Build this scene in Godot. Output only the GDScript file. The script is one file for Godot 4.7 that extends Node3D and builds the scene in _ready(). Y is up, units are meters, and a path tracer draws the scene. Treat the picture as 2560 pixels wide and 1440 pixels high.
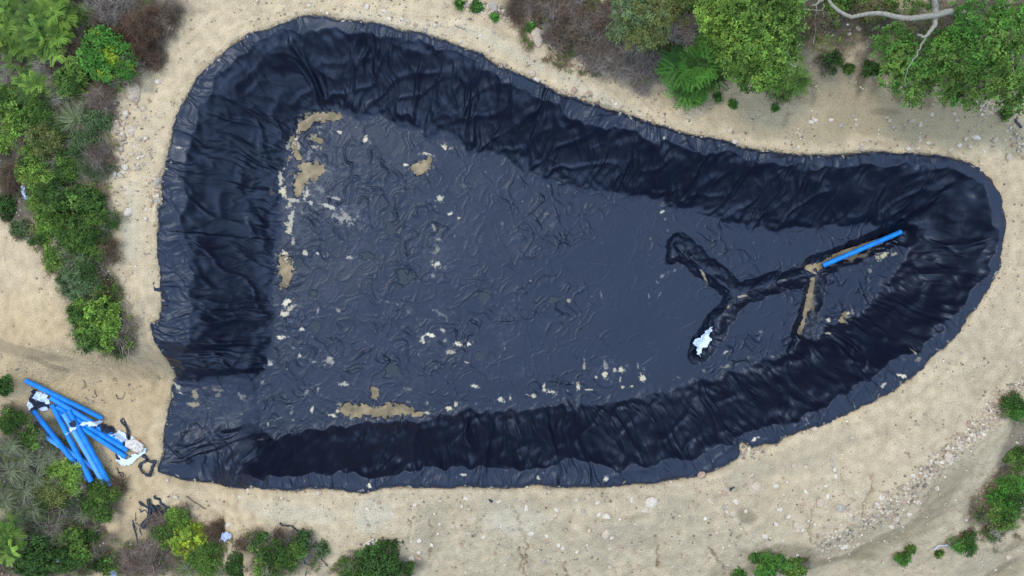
extends Node3D
# A freshly lined farm reservoir seen from a drone: black plastic sheet in an earth pit, sandy banks, scrub, a heap of blue pipes.
# Plan units: the survey is drawn at 64 units per metre on the bank level, with the middle of the site at (1280, 720).

const UNIT = 64.0
const EYE = 26.7
const DEEP = 2.5

var rng := RandomNumberGenerator.new()
var names := {}
var na := FastNoiseLite.new()
var nb := FastNoiseLite.new()
var nc := FastNoiseLite.new()
var nf := FastNoiseLite.new()
var M := {}
var outer := PackedVector2Array()
var crest := PackedVector2Array()
var toe := PackedVector2Array()
var toe_len := PackedFloat32Array()
# coarse distance fields
const FC = 0.2
const FX = -16.0
const FZ = -12.6
const FW = 184
const FH = 112
var f_outer := PackedFloat32Array()
var f_crest := PackedFloat32Array()
var f_toe := PackedFloat32Array()
var f_near := PackedInt32Array()
var trenches := []
var bowls := []
var pile := []

func _ready():
	rng.seed = 20240611
	# ---------- camera, sky, sun, exposure
	var cam := Camera3D.new()
	cam.name = "camera"
	cam.fov = 45.69
	cam.far = 900.0
	cam.near = 0.1
	cam.position = Vector3(0, EYE, 0)
	cam.rotation_degrees = Vector3(-90, 0, 0)
	add_child(cam)
	cam.current = true
	var sky_mat := ProceduralSkyMaterial.new()
	sky_mat.sky_top_color = Color(0.665, 0.80, 1.0)
	sky_mat.sky_horizon_color = Color(0.40, 0.46, 0.56)
	sky_mat.sky_curve = 0.38
	sky_mat.ground_bottom_color = Color(0.42, 0.38, 0.3)
	sky_mat.ground_horizon_color = Color(0.6, 0.62, 0.62)
	sky_mat.sky_energy_multiplier = 1.56
	sky_mat.sun_angle_max = 1.0
	var sky := Sky.new()
	sky.sky_material = sky_mat
	var env := Environment.new()
	env.background_mode = Environment.BG_SKY
	env.sky = sky
	env.tonemap_mode = Environment.TONE_MAPPER_LINEAR
	env.tonemap_exposure = 1.05
	env.sdfgi_enabled = true
	env.ssao_enabled = true
	env.ssil_enabled = true
	var we := WorldEnvironment.new()
	we.name = "world_environment"
	we.environment = env
	add_child(we)
	var sun := DirectionalLight3D.new()
	sun.name = "sun"
	sun.light_energy = 0.4
	sun.light_color = Color(1.0, 0.995, 0.985)
	sun.light_angular_distance = 10.0
	sun.sky_mode = DirectionalLight3D.SKY_MODE_LIGHT_ONLY
	sun.shadow_enabled = true
	add_child(sun)
	sun.look_at_from_position(Vector3(-7, 12, -5), Vector3.ZERO)

	set_noise()
	set_materials()
	set_outlines()
	build_ground()
	build_liner()
	build_puddles()
	build_gravel()
	build_rocks()
	build_pipes()
	build_cloths()
	build_straps()
	build_plants()
	build_trees()
	build_undergrowth()

# ------------------------------------------------------------ helpers
func set_noise():
	var k := 0
	for n in [na, nb, nc, nf]:
		n.noise_type = FastNoiseLite.TYPE_SIMPLEX_SMOOTH
		n.frequency = 1.0
		n.fractal_type = FastNoiseLite.FRACTAL_NONE
		n.seed = 11 + k * 17
		k += 1
	nf.fractal_type = FastNoiseLite.FRACTAL_FBM
	nf.fractal_octaves = 4

func numbered(called: String) -> String:
	var n = names.get(called, 0)
	names[called] = n + 1
	return called if n == 0 else "%s_%03d" % [called, n]

func base(called, at: Vector3, label, category, group = ""):
	var o := Node3D.new()
	o.name = numbered(called)
	add_child(o)
	o.position = at
	tag(o, label, category, group)
	return o

func tag(o, label, category = "", group = "", kind = ""):
	if label != "": o.set_meta("label", label)
	if category != "": o.set_meta("category", category)
	if group != "": o.set_meta("group", group)
	if kind != "": o.set_meta("kind", kind)
	return o

func put(called: String, mesh: Mesh, mat: Material, parent = null) -> MeshInstance3D:
	var o := MeshInstance3D.new()
	o.mesh = mesh
	if mat: o.material_override = mat
	if parent == null:
		o.name = numbered(called)
		add_child(o)
	else:
		o.name = called
		parent.add_child(o, true)
	return o

# a plan position at the given height
func plan(px: float, py: float, y: float = 0.0) -> Vector3:
	var k := (EYE - y) / EYE / UNIT
	return Vector3((px - 1280.0) * k, y, (py - 720.0) * k)

# the plan position that lies on the surface
func spot(px: float, py: float, lift: float = 0.0) -> Vector3:
	var y := 0.0
	var p := Vector3.ZERO
	for i in 6:
		p = plan(px, py, y)
		y = top(p.x, p.z) + lift
	return Vector3(p.x, y, p.z)

func sm(a: float, b: float, x: float) -> float:
	return smoothstep(a, b, x)

# ------------------------------------------------------------ the lie of the land
func ground(x: float, z: float) -> float:
	var h := nf.get_noise_2d(x * 0.12, z * 0.12) * 0.22 + na.get_noise_2d(x * 0.9, z * 0.9) * 0.03
	# cut slope to the north east
	var foot := -10.4
	if x > 0.0:
		if x < 3.4: foot = lerpf(-10.6, -8.2, x / 3.4)
		elif x < 11.0: foot = lerpf(-8.2, -6.3, (x - 3.4) / 7.6)
		else: foot = lerpf(-6.3, -5.2, minf((x - 11.0) / 9.0, 1.0))
	var d := foot - z
	if d > 0.0 and x > -2.0:
		d = d * d / (d + 1.2)
		h += minf(0.42 * d, 2.6 + 0.02 * d) * sm(-2.0, 4.0, x)
	# bank that falls away to the west
	d = -15.6 - x
	if d > 0.0:
		h -= minf(0.28 * d * d / (d + 1.0), 1.3) * (1.0 - sm(1.5, 5.0, z))
	# bank that falls away to the south
	d = z - 8.9 + 0.3 * na.get_noise_2d(x * 0.3, 7.0)
	if d > 0.0:
		h -= minf(0.5 * d * d / (d + 0.8), 3.0) * sm(-9.0, -3.0, x)
	# the access track in the south west lies lower
	h -= 2.35 * (1.0 - sm(-13.4, -9.2, x)) * sm(1.9, 4.2, z) * sm(-23.0, -17.0, x)
	# foot of the embankment to the south east, beyond the rubble line
	d = (x - 12.0) * 0.565 + (z - 10.15) * 0.825
	if d > 0.0 and x > 8.0:
		h -= minf(0.6 * d, 1.6)
	return h

func field(f: PackedFloat32Array, x: float, z: float) -> float:
	var u := (x - FX) / FC
	var v := (z - FZ) / FC
	if u < 0.0 or v < 0.0 or u >= FW - 1 or v >= FH - 1:
		return -5.0
	var i := int(u)
	var j := int(v)
	u -= i
	v -= j
	var k := j * FW + i
	return lerpf(lerpf(f[k], f[k + 1], u), lerpf(f[k + FW], f[k + FW + 1], u), v)

func pit(x: float, z: float, c: float, t: float) -> float:
	var h := 0.0
	var g := ground(x, z) + 0.1
	if t >= 0.0:
		h = -DEEP + 0.04 * na.get_noise_2d(x * 0.25, z * 0.25) * smoothstep(0.0, 1.5, t)
	elif c > 0.0:
		var u := c / (c - t)
		u = 1.0 - pow(1.0 - u, 1.3)
		h = lerpf(g, -DEEP, u)
	else:
		h = g
	for tr in trenches:
		var p := Vector2(x, z)
		if not tr.box.has_point(p): continue
		if h > -DEEP + 0.5: continue
		var q := Geometry2D.get_closest_point_to_segment(p, tr.a, tr.b)
		var dd: float = p.distance_to(q) / tr.w + 0.16 * na.get_noise_2d(x * 1.3, z * 1.3 + 4.0) + 0.06 * nb.get_noise_2d(x * 3.5, z * 3.5)
		if dd < 1.0:
			h = minf(h, lerpf(h, -DEEP - tr.deep, pow(maxf(0.0, 1.0 - maxf(dd, 0.0)), 0.9)))
	return h

func top(x: float, z: float) -> float:
	if field(f_outer, x, z) > 0.0:
		return pit(x, z, field(f_crest, x, z), field(f_toe, x, z))
	return ground(x, z)

func outline_of(nums: Array, y: float) -> PackedVector2Array:
	var a := PackedVector2Array()
	for i in range(0, nums.size(), 2):
		var p := plan(nums[i], nums[i + 1], y)
		if y == 0.0:
			for k in 5: p = plan(nums[i], nums[i + 1], ground(p.x, p.z))
		a.append(Vector2(p.x, p.z))
	return a

func fill_field(poly: PackedVector2Array, nearest: bool) -> PackedFloat32Array:
	var f := PackedFloat32Array()
	f.resize(FW * FH)
	if nearest: f_near.resize(FW * FH)
	var n := poly.size()
	var ax := PackedFloat32Array()
	var az := PackedFloat32Array()
	var dx := PackedFloat32Array()
	var dz := PackedFloat32Array()
	var il := PackedFloat32Array()
	for i in n:
		var a := poly[i]
		var b := poly[(i + 1) % n]
		ax.append(a.x); az.append(a.y); dx.append(b.x - a.x); dz.append(b.y - a.y)
		il.append(1.0 / maxf((b - a).length_squared(), 1e-9))
	for j in FH:
		for i in FW:
			var x := FX + i * FC
			var z := FZ + j * FC
			var best := 1e9
			var who := 0
			var inside := false
			for k in n:
				var px := x - ax[k]
				var pz := z - az[k]
				var t := clampf((px * dx[k] + pz * dz[k]) * il[k], 0.0, 1.0)
				var ex := px - t * dx[k]
				var ez := pz - t * dz[k]
				var d := ex * ex + ez * ez
				if d < best:
					best = d
					who = k
				if (pz < 0.0) != (pz - dz[k] < 0.0):
					if px < dx[k] * pz / dz[k]: inside = not inside
			best = sqrt(best)
			f[j * FW + i] = best if inside else -best
			if nearest: f_near[j * FW + i] = who
	return f

func set_outlines():
	outer = outline_of([398,530, 408,480, 412,420, 428,345, 445,290, 465,240, 500,190, 530,160, 575,115, 620,88, 690,68, 745,45, 785,38, 850,48, 905,55, 955,62, 985,72, 1030,80, 1090,92, 1150,115, 1200,135, 1240,160, 1290,185, 1340,205, 1400,237, 1440,245, 1500,265, 1560,287, 1620,305, 1680,322, 1740,340, 1800,352, 1850,368, 1920,378, 2000,388, 2055,390, 2120,386, 2180,380, 2260,384, 2310,384, 2380,396, 2420,405, 2450,425, 2475,450, 2495,490, 2507,540, 2508,580, 2500,620, 2495,670, 2480,700, 2460,740, 2440,770, 2410,810, 2380,850, 2340,880, 2300,925, 2270,950, 2215,985, 2150,1018, 2100,1040, 2060,1060, 2000,1078, 1960,1092, 1940,1105, 1880,1117, 1848,1103, 1842,1140, 1820,1160, 1780,1178, 1740,1190, 1680,1200, 1610,1210, 1560,1213, 1500,1217, 1400,1217, 1330,1213, 1270,1222, 1200,1217, 1140,1217, 1060,1217, 1010,1217, 960,1220, 905,1233, 850,1225, 790,1218, 735,1230, 690,1222, 640,1217, 580,1222, 500,1205, 450,1195, 400,1180, 396,1165, 410,1130, 408,1095, 415,1060, 422,1020, 430,980, 432,960, 440,940, 425,910, 400,875, 385,845, 376,800, 384,802, 396,815, 402,790, 405,740, 402,690, 397,640], 0.0)
	crest = outline_of([464,590, 466,530, 466,480, 468,420, 478,370, 486,330, 500,292, 520,250, 543,203, 592,155, 614,141, 662,110, 714,86, 764,77, 820,78, 870,80, 930,78, 975,96, 1044,102, 1079,119, 1116,130, 1188,155, 1277,217, 1347,247, 1410,277, 1430,300, 1462,310, 1543,320, 1620,347, 1700,377, 1767,381, 1833,385, 1890,402, 1950,412, 2050,420, 2150,412, 2250,415, 2350,420, 2405,438, 2445,470, 2470,520, 2482,580, 2478,640, 2460,690, 2425,728, 2385,778, 2325,842, 2285,880, 2224,907, 2164,947, 2103,983, 2055,1012, 2003,1036, 1942,1060, 1862,1076, 1836,1092, 1824,1112, 1774,1126, 1702,1148, 1611,1162, 1539,1170, 1442,1150, 1384,1155, 1322,1169, 1268,1178, 1196,1166, 1100,1168, 1011,1174, 921,1190, 849,1178, 813,1180, 740,1188, 690,1190, 632,1192, 560,1180, 470,1172, 424,1150, 430,1095, 436,1060, 440,1020, 446,985, 458,955, 470,900, 480,840, 488,770, 486,720, 478,650], 0.0)
	toe = outline_of([690,600, 692,520, 700,450, 718,380, 742,322, 790,284, 850,272, 900,285, 960,300, 1020,312, 1075,332, 1130,350, 1200,378, 1260,400, 1300,420, 1360,440, 1420,456, 1480,474, 1540,490, 1600,498, 1660,510, 1740,532, 1800,555, 1880,570, 1950,580, 2050,572, 2150,562, 2230,570, 2268,592, 2262,640, 2240,690, 2185,740, 2130,790, 2070,822, 2010,860, 1960,888, 1920,902, 1860,920, 1800,942, 1720,965, 1640,980, 1560,992, 1500,1000, 1440,1006, 1380,1012, 1320,1018, 1240,1026, 1160,1032, 1080,1042, 1000,1050, 940,1056, 860,1062, 800,1070, 720,1085, 690,1092, 662,1078, 648,1040, 645,1000, 648,965, 656,935, 665,890, 676,840, 684,780, 688,720, 686,660], -DEEP)
	f_outer = fill_field(outer, false)
	f_crest = fill_field(crest, false)
	f_toe = fill_field(toe, true)
	var run := 0.0
	for i in toe.size():
		toe_len.append(run)
		run += toe[i].distance_to(toe[(i + 1) % toe.size()])
	for t in [[1695,612, 1768,672, 0.54, 0.5], [1768,672, 1850,738, 0.52, 0.48], [1850,735, 1925,712, 0.5, 0.44], [1925,712, 2010,690, 0.46, 0.42], [1845,742, 1795,808, 0.48, 0.44], [1795,808, 1748,880, 0.54, 0.46],
			[2030,672, 2140,628, 0.5, 0.46], [2140,628, 2248,582, 0.5, 0.46], [2045,690, 2030,760, 0.46, 0.4], [2030,760, 2005,838, 0.46, 0.4], [2005,838, 1985,880, 0.3, 0.2], [1690,600, 1680,645, 0.3, 0.3], [2250,580, 2262,600, 0.35, 0.3]]:
		var a := plan(t[0], t[1], -DEEP)
		var b := plan(t[2], t[3], -DEEP)
		var box := Rect2(a.x, a.z, 0, 0).expand(Vector2(b.x, b.z)).grow(t[4] + 0.1)
		trenches.append({"a": Vector2(a.x, a.z), "b": Vector2(b.x, b.z), "w": t[4], "deep": t[5], "box": box})

# ------------------------------------------------------------ materials
func noise_tex(freq: float, seed_: int, lo: Color, hi: Color, size := 512, octaves := 4, kind := FastNoiseLite.TYPE_SIMPLEX_SMOOTH) -> NoiseTexture2D:
	var n := FastNoiseLite.new()
	n.noise_type = kind
	n.frequency = freq
	n.seed = seed_
	n.fractal_octaves = octaves
	n.fractal_type = FastNoiseLite.FRACTAL_FBM
	var t := NoiseTexture2D.new()
	t.width = size
	t.height = size
	t.seamless = true
	t.noise = n
	var g := Gradient.new()
	g.set_color(0, lo)
	g.set_color(1, hi)
	t.color_ramp = g
	return t

func bump_tex(freq: float, seed_: int, strength: float, size := 512, octaves := 4) -> NoiseTexture2D:
	var n := FastNoiseLite.new()
	n.noise_type = FastNoiseLite.TYPE_SIMPLEX_SMOOTH
	n.frequency = freq
	n.seed = seed_
	n.fractal_octaves = octaves
	var t := NoiseTexture2D.new()
	t.width = size
	t.height = size
	t.seamless = true
	t.as_normal_map = true
	t.bump_strength = strength
	t.noise = n
	return t

func mat(called: String, c: Color, rough := 0.9, vertex := false) -> StandardMaterial3D:
	var m := StandardMaterial3D.new()
	m.resource_name = called
	m.albedo_color = c.linear_to_srgb() if not vertex else Color.WHITE
	m.roughness = rough
	m.vertex_color_use_as_albedo = vertex
	m.cull_mode = BaseMaterial3D.CULL_DISABLED
	return m

func world_map(m: StandardMaterial3D, per_metre: float):
	m.uv1_triplanar = true
	m.uv1_world_triplanar = true
	m.uv1_scale = Vector3.ONE * per_metre

func set_materials():
	var s := mat("sand", Color.WHITE, 0.95, true)
	s.albedo_texture = noise_tex(0.085, 5, Color(0.71, 0.70, 0.68), Color(1.0, 1.0, 1.0), 1024, 5)
	s.normal_enabled = true
	s.normal_texture = bump_tex(0.04, 8, 7.0, 1024, 5)
	s.normal_scale = 1.4
	world_map(s, 0.21)
	s.specular_mode = BaseMaterial3D.SPECULAR_DISABLED
	M.sand = s
	var r := mat("stone", Color.WHITE, 0.9, true)
	r.albedo_texture = noise_tex(0.02, 15, Color(0.74, 0.70, 0.66), Color(1.0, 1.0, 1.0), 256, 4)
	world_map(r, 1.5)
	M.stone = r
	M.leaf = mat("leaf", Color.WHITE, 0.65, true)
	M.leaf.metallic_specular = 0.22
	M.leaf.backlight_enabled = true
	M.leaf.backlight = Color(0.12, 0.17, 0.015)
	M.twig = mat("twig", Color.WHITE, 0.95, true)
	M.twig.metallic_specular = 0.15
	var b := mat("bark", Color(0.45, 0.36, 0.225), 0.9)
	b.albedo_texture = noise_tex(0.03, 25, Color(0.6, 0.58, 0.55), Color(1, 1, 1), 256, 4)
	world_map(b, 1.3)
	M.bark = b
	var pb := mat("blue_plastic", Color(0.018, 0.27, 0.61), 0.3)
	pb.metallic_specular = 0.4
	pb.albedo_texture = noise_tex(0.015, 31, Color(0.66, 0.72, 0.78), Color(1, 1, 1), 256, 5)
	world_map(pb, 0.7)
	M.pipe = pb
	var pp := mat("faded_blue_plastic", Color(0.14, 0.42, 0.70), 0.6)
	pp.albedo_texture = noise_tex(0.015, 33, Color(0.72, 0.8, 0.88), Color(1, 1, 1), 256, 4)
	world_map(pp, 0.8)
	M.faded = pp
	var pl := mat("half_faded_blue_plastic", Color(0.02, 0.27, 0.68), 0.5)
	pl.albedo_texture = noise_tex(0.012, 34, Color(0.75, 0.82, 0.9), Color(1, 1, 1), 256, 4)
	world_map(pl, 0.8)
	M.half = pl
	M.cloth = mat("cloth", Color.WHITE, 0.9, true)
	M.strap = mat("black_plastic", Color(0.016, 0.018, 0.022), 0.5)
	var w := mat("muddy_water", Color(0.40, 0.25, 0.115), 0.25)
	w.metallic_specular = 0.25
	w.albedo_texture = noise_tex(0.012, 41, Color(0.62, 0.64, 0.62), Color(1, 1, 1), 256, 4)
	world_map(w, 0.4)
	M.mud = w
	M.pool = mat("dark_water", Color(0.04, 0.042, 0.036), 0.15)
	M.pool.metallic_specular = 0.25
	M.litter = mat("dry_leaf", Color.WHITE, 0.9, true)

# ------------------------------------------------------------ ground sheet
func span(lo: float, hi: float, step: float) -> PackedFloat32Array:
	var a := PackedFloat32Array()
	var far: Array = [380.0, 220.0, 120.0, 60.0, 28.0, 12.0, 5.0, 2.0, 0.7, 0.25]
	for f in far: a.append(lo - f)
	var n := int((hi - lo) / step)
	for i in n + 1: a.append(lo + i * step)
	far.reverse()
	for f in far: a.append(lo + n * step + f)
	return a

func blot(col: PackedColorArray, xs, zs, step: float, lo: Vector2, nx: int, e: Array):
	# e: px, py, rx, ry, degrees, strength, colour
	var c := spot(e[0], e[1])
	var rx: float = e[2] / UNIT
	var ry: float = e[3] / UNIT
	var rot := deg_to_rad(e[4])
	var reach := maxf(rx, ry) * 1.3
	var i0 := maxi(10, int((c.x - reach - lo.x) / step) + 10)
	var i1 := mini(xs.size() - 11, int((c.x + reach - lo.x) / step) + 11)
	var j0 := maxi(10, int((c.z - reach - lo.y) / step) + 10)
	var j1 := mini(zs.size() - 11, int((c.z + reach - lo.y) / step) + 11)
	if e[0] < 60: i0 = 0
	if e[0] > 2500: i1 = xs.size() - 1
	if e[1] < 40: j0 = 0
	var cr := cos(rot)
	var sr := sin(rot)
	for j in range(j0, j1 + 1):
		for i in range(i0, i1 + 1):
			var x: float = xs[i] - c.x
			var z: float = zs[j] - c.z
			var u := (x * cr + z * sr) / rx
			var v := (-x * sr + z * cr) / ry
			var d := sqrt(u * u + v * v)
			if d > 1.35: continue
			d += 0.34 * nf.get_noise_2d(xs[i] * 0.7, zs[j] * 0.7)
			var w: float = e[5] * (1.0 - smoothstep(0.55, 1.05, d))
			if w <= 0.0: continue
			var k := j * nx + i
			col[k] = col[k].lerp(e[6], w)

func build_ground():
	var step := 0.06
	var xs := span(-21.6, 21.6, step)
	var zs := span(-13.0, 13.0, step)
	var nx := xs.size()
	var nz := zs.size()
	var hs := PackedFloat32Array()
	hs.resize(nx * nz)
	var col := PackedColorArray()
	col.resize(nx * nz)
	var keep := PackedByteArray()
	keep.resize(nx * nz)
	var pale := Color(0.79, 0.53, 0.275)
	var grey := Color(0.665, 0.46, 0.25)
	var tan_ := Color(0.72, 0.46, 0.222)
	for j in nz:
		var z := zs[j]
		for i in nx:
			var x := xs[i]
			var k := j * nx + i
			var o := field(f_outer, x, z)
			if o > 0.6:
				continue
			keep[k] = 1
			var h := ground(x, z)
			var n1 := nf.get_noise_2d(x * 0.35 + 40.0, z * 0.35)
			var n2 := nb.get_noise_2d(x * 2.1, z * 2.1)
			if absf(x) < 23.0 and absf(z) < 14.0:
				var n3 := nc.get_noise_2d(x * 5.5, z * 5.5)
				var rough := 0.5 + clampf(n1 * 1.6 + 0.3, 0.0, 1.0)
				h += rough * (0.030 * n2 + 0.018 * n3)
				if o > -0.25: h -= 0.06 * smoothstep(-0.25, 0.0, o) - (0.02 if o < -0.1 else 0.0)
			if o > 0.0: h = minf(h, pit(x, z, field(f_crest, x, z), field(f_toe, x, z))) - 0.14 - 0.3 * o
			hs[k] = h
			var c := pale
			c = c.lerp(grey, smoothstep(5.0, 9.0, z + n1 * 3.0) * smoothstep(-9.0, -1.0, x + n1 * 4.0))
			c = c.lerp(tan_, smoothstep(-13.5, -15.5, x + n1 * 2.0) * smoothstep(-1.0, 2.0, z))
			c = c.lerp(grey, smoothstep(12.0, 18.0, x) * smoothstep(-5.0, 2.0, z) * 0.8)
			if z > 8.2 and x > -6.5:
				hs[k] += 0.035 * nf.get_noise_2d(x * 2.6, z * 2.6 + 60.0)
			var n4 := nf.get_noise_2d(x * 1.4 + 7.0, z * 1.4 + 3.0)
			var trail := nf.get_noise_2d(clampf(o, -4.9, 0.0) * 2.6, (x - z) * 0.12 + 50.0) if o > -4.5 else 0.0
			var s := 1.0 + 0.13 * trail + 0.14 * n1 + 0.10 * n2 + 0.15 * n4
			col[k] = Color(c.r * s, c.g * s, c.b * s)
	# soil tones, and painted shade of the sand mounds on the left
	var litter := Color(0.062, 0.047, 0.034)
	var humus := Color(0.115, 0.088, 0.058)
	var hill := Color(0.52, 0.36, 0.18)
	var rill := Color(0.20, 0.14, 0.075)
	var damp_and_shade := Color(0.30, 0.205, 0.105)
	var gritty := Color(0.45, 0.33, 0.195)
	var bright := Color(0.76, 0.60, 0.38)
	for e in [
		[1950,290, 260,75, 8, 0.75, hill], [2300,300, 330,70, 6, 0.85, hill], [2080,210, 160,70, 0, 0.85, hill], [2520,330, 120,60, 20, 0.6, hill], [1720,250, 120,35, 12, 0.55, hill],
		[2155,185, 16,60, 4, 0.8, rill], [2035,230, 9,45, 3, 0.4, rill], [2240,235, 40,14, 60, 0.7, rill], [2320,250, 30,18, 80, 0.5, rill], [1965,300, 9,30, 15, 0.3, rill], [2220,280, 60,12, 0, 0.4, rill],
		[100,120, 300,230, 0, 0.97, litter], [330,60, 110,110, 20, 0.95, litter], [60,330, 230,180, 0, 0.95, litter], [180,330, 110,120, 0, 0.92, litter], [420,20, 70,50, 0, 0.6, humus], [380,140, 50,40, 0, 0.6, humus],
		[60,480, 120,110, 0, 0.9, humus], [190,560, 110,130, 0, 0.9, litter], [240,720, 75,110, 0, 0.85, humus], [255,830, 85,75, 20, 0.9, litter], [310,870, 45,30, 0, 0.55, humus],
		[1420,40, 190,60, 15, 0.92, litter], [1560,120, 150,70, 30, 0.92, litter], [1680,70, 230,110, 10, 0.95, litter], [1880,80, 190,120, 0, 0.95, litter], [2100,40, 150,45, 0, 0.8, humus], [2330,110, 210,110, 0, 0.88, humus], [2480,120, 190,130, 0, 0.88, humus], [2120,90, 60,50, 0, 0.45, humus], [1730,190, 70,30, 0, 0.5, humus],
		[60,1150, 130,130, 0, 0.9, humus], [110,1220, 150,80, 30, 0.92, litter], [200,1280, 130,60, 0, 0.85, humus], [120,1370, 170,90, 0, 0.9, litter], [260,1380, 90,70, 0, 0.6, damp_and_shade], [330,1340, 60,60, 0, 0.5, damp_and_shade], [460,1370, 130,80, 0, 0.85, litter], [370,1400, 60,50, 0, 0.75, humus], [540,1350, 50,50, 30, 0.8, humus], [620,1390, 60,50, 0, 0.55, damp_and_shade], [700,1390, 110,60, 0, 0.8, humus], [930,1420, 130,45, 0, 0.85, humus],
		[60,880, 130,22, 14, 0.55, damp_and_shade], [130,915, 60,14, 30, 0.5, damp_and_shade], [60,1060, 40,60, 0, 0.5, humus],  # long thin strips paint the shade of sand mounds into the ground
		[1960,1390, 120,40, 0, 0.65, damp_and_shade], [2000,1420, 280,28, 0, 0.6, damp_and_shade], [2260,1330, 180,50, -35, 0.5, damp_and_shade], [2380,1200, 110,40, -40, 0.45, damp_and_shade], [2340,1265, 90,26, -40, 0.45, damp_and_shade], [2480,1400, 130,50, -30, 0.5, gritty], [2480,1280, 90,70, 0, 0.6, humus], [2545,1100, 60,110, 0, 0.6, humus], [2540,1360, 60,14, -45, 0.6, damp_and_shade], [2500,1420, 60,12, -45, 0.6, damp_and_shade], [2530,1425, 50,40, -45, 0.5, damp_and_shade],
		[1865,1290, 32,22, 20, 0.65, damp_and_shade], [1080,1320, 50,90, 5, 0.4, gritty], [1560,1340, 120,50, 0, 0.35, gritty], [1700,1270, 90,40, 0, 0.35, gritty], [1300,1260, 200,22, 0, 0.35, gritty], [1900,1180, 120,40, -20, 0.4, gritty], [2050,1130, 140,45, -25, 0.35, gritty],
		[330,240, 26,20, 0, 0.4, Color(0.52,0.40,0.31)], [930,1290, 70,50, 0, 0.45, bright], [980,60, 200,30, 8, 0.25, bright], [1250,110, 150,22, 30, 0.3, bright], [1480,230, 160,20, 24, 0.3, bright], [330,560, 30,120, 0, 0.3, bright], [700,1280, 160,30, 6, 0.3, bright], [1290,1300, 90,50, 0, 0.35, bright],
		[320,545, 20,26, 0, 0.35, gritty], [345,780, 26,50, 0, 0.4, gritty], [335,900, 30,24, 0, 0.4, gritty]]:
		blot(col, xs, zs, step, Vector2(-21.6, -13.0), nx, e)
	# cracks in the bank
	for line in [[[1282,1265],[1295,1290],[1300,1320],[1312,1345],[1318,1375],[1312,1405],[1315,1450]], [[1075,1300],[1080,1335],[1076,1380],[1074,1430]], [[1775,1370],[1795,1395],[1812,1425],[1815,1445]], [[2180,1228],[2165,1255],[2155,1290]], [[2028,1270],[2030,1310],[2026,1345],[2040,1365]], [[1300,1370],[1305,1400],[1298,1430]], [[378,488],[379,520]], [[1410,1405],[1420,1440]], [[1640,1340],[1648,1420]], [[2182,1190],[2186,1225]], [[1020,1300],[1027,1325],[1024,1350]]]:
		for s in line.size() - 1:
			var a := spot(line[s][0], line[s][1])
			var b := spot(line[s + 1][0], line[s + 1][1])
			var n := int(a.distance_to(b) / 0.02) + 1
			for q in n:
				var p := a.lerp(b, float(q) / n)
				p.x += 0.09 * na.get_noise_2d(p.z * 3.0, line[0][0])
				p.z += 0.05 * na.get_noise_2d(p.x * 3.0, 5.0)
				var i := roundi((p.x + 21.6) / step) + 10
				var j := roundi((p.z + 13.0) / step) + 10
				if i > 10 and j > 10 and i < nx - 11 and j < nz - 11:
					var hh := ground(p.x, p.z) - 0.10 - 0.08 * nb.get_noise_2d(p.x * 2.0, p.z * 2.0)
					hs[j * nx + i] = minf(hs[j * nx + i], hh)
	put_sheet("ground", xs, zs, hs, col, keep, M.sand)
	tag(get_node("ground"), "pale sandy bank and paths around the lined pond", "ground", "", "structure")

func put_sheet(called, xs, zs, hs: PackedFloat32Array, col: PackedColorArray, keep: PackedByteArray, m):
	var nx: int = xs.size()
	var nz: int = zs.size()
	var at := PackedInt32Array()
	at.resize(nx * nz)
	at.fill(-1)
	var v := PackedVector3Array()
	var n := PackedVector3Array()
	var c := PackedColorArray()
	for j in nz:
		for i in nx:
			var k := j * nx + i
			if keep[k] == 0: continue
			at[k] = v.size()
			v.append(Vector3(xs[i], hs[k], zs[j]))
			c.append(col[k])
			var il := maxi(i - 1, 0)
			var ir := mini(i + 1, nx - 1)
			var jl := maxi(j - 1, 0)
			var jr := mini(j + 1, nz - 1)
			n.append(Vector3(-(hs[j * nx + ir] - hs[j * nx + il]) / (xs[ir] - xs[il]), 1.0, -(hs[jr * nx + i] - hs[jl * nx + i]) / (zs[jr] - zs[jl])).normalized())
	var idx := PackedInt32Array()
	for j in nz - 1:
		for i in nx - 1:
			var a := at[j * nx + i]
			var b := at[j * nx + i + 1]
			var d := at[(j + 1) * nx + i]
			var e := at[(j + 1) * nx + i + 1]
			if a < 0 or b < 0 or d < 0 or e < 0: continue
			idx.append_array(PackedInt32Array([a, b, e, a, e, d]))
	var arr := []
	arr.resize(Mesh.ARRAY_MAX)
	arr[Mesh.ARRAY_VERTEX] = v
	arr[Mesh.ARRAY_NORMAL] = n
	arr[Mesh.ARRAY_COLOR] = c
	arr[Mesh.ARRAY_INDEX] = idx
	var mesh := ArrayMesh.new()
	mesh.add_surface_from_arrays(Mesh.PRIMITIVE_TRIANGLES, arr)
	return put(called, mesh, m)

# ------------------------------------------------------------ the black sheet
func crease(n: FastNoiseLite, x: float, z: float, w: float) -> float:
	var d := absf(n.get_noise_2d(x, z)) / w
	return 1.0 - d * d * (2.0 - d) if d < 1.0 else 0.0

func tent(n: FastNoiseLite, x: float, z: float, w: float) -> float:
	return maxf(0.0, 1.0 - absf(n.get_noise_2d(x, z)) / w)

func pleat(n: FastNoiseLite, x: float, z: float, w: float) -> float:
	var d := absf(n.get_noise_2d(x, z)) / w
	return (1.0 - d) * (1.0 - d) * (1.0 + d) if d < 1.0 else 0.0

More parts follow.
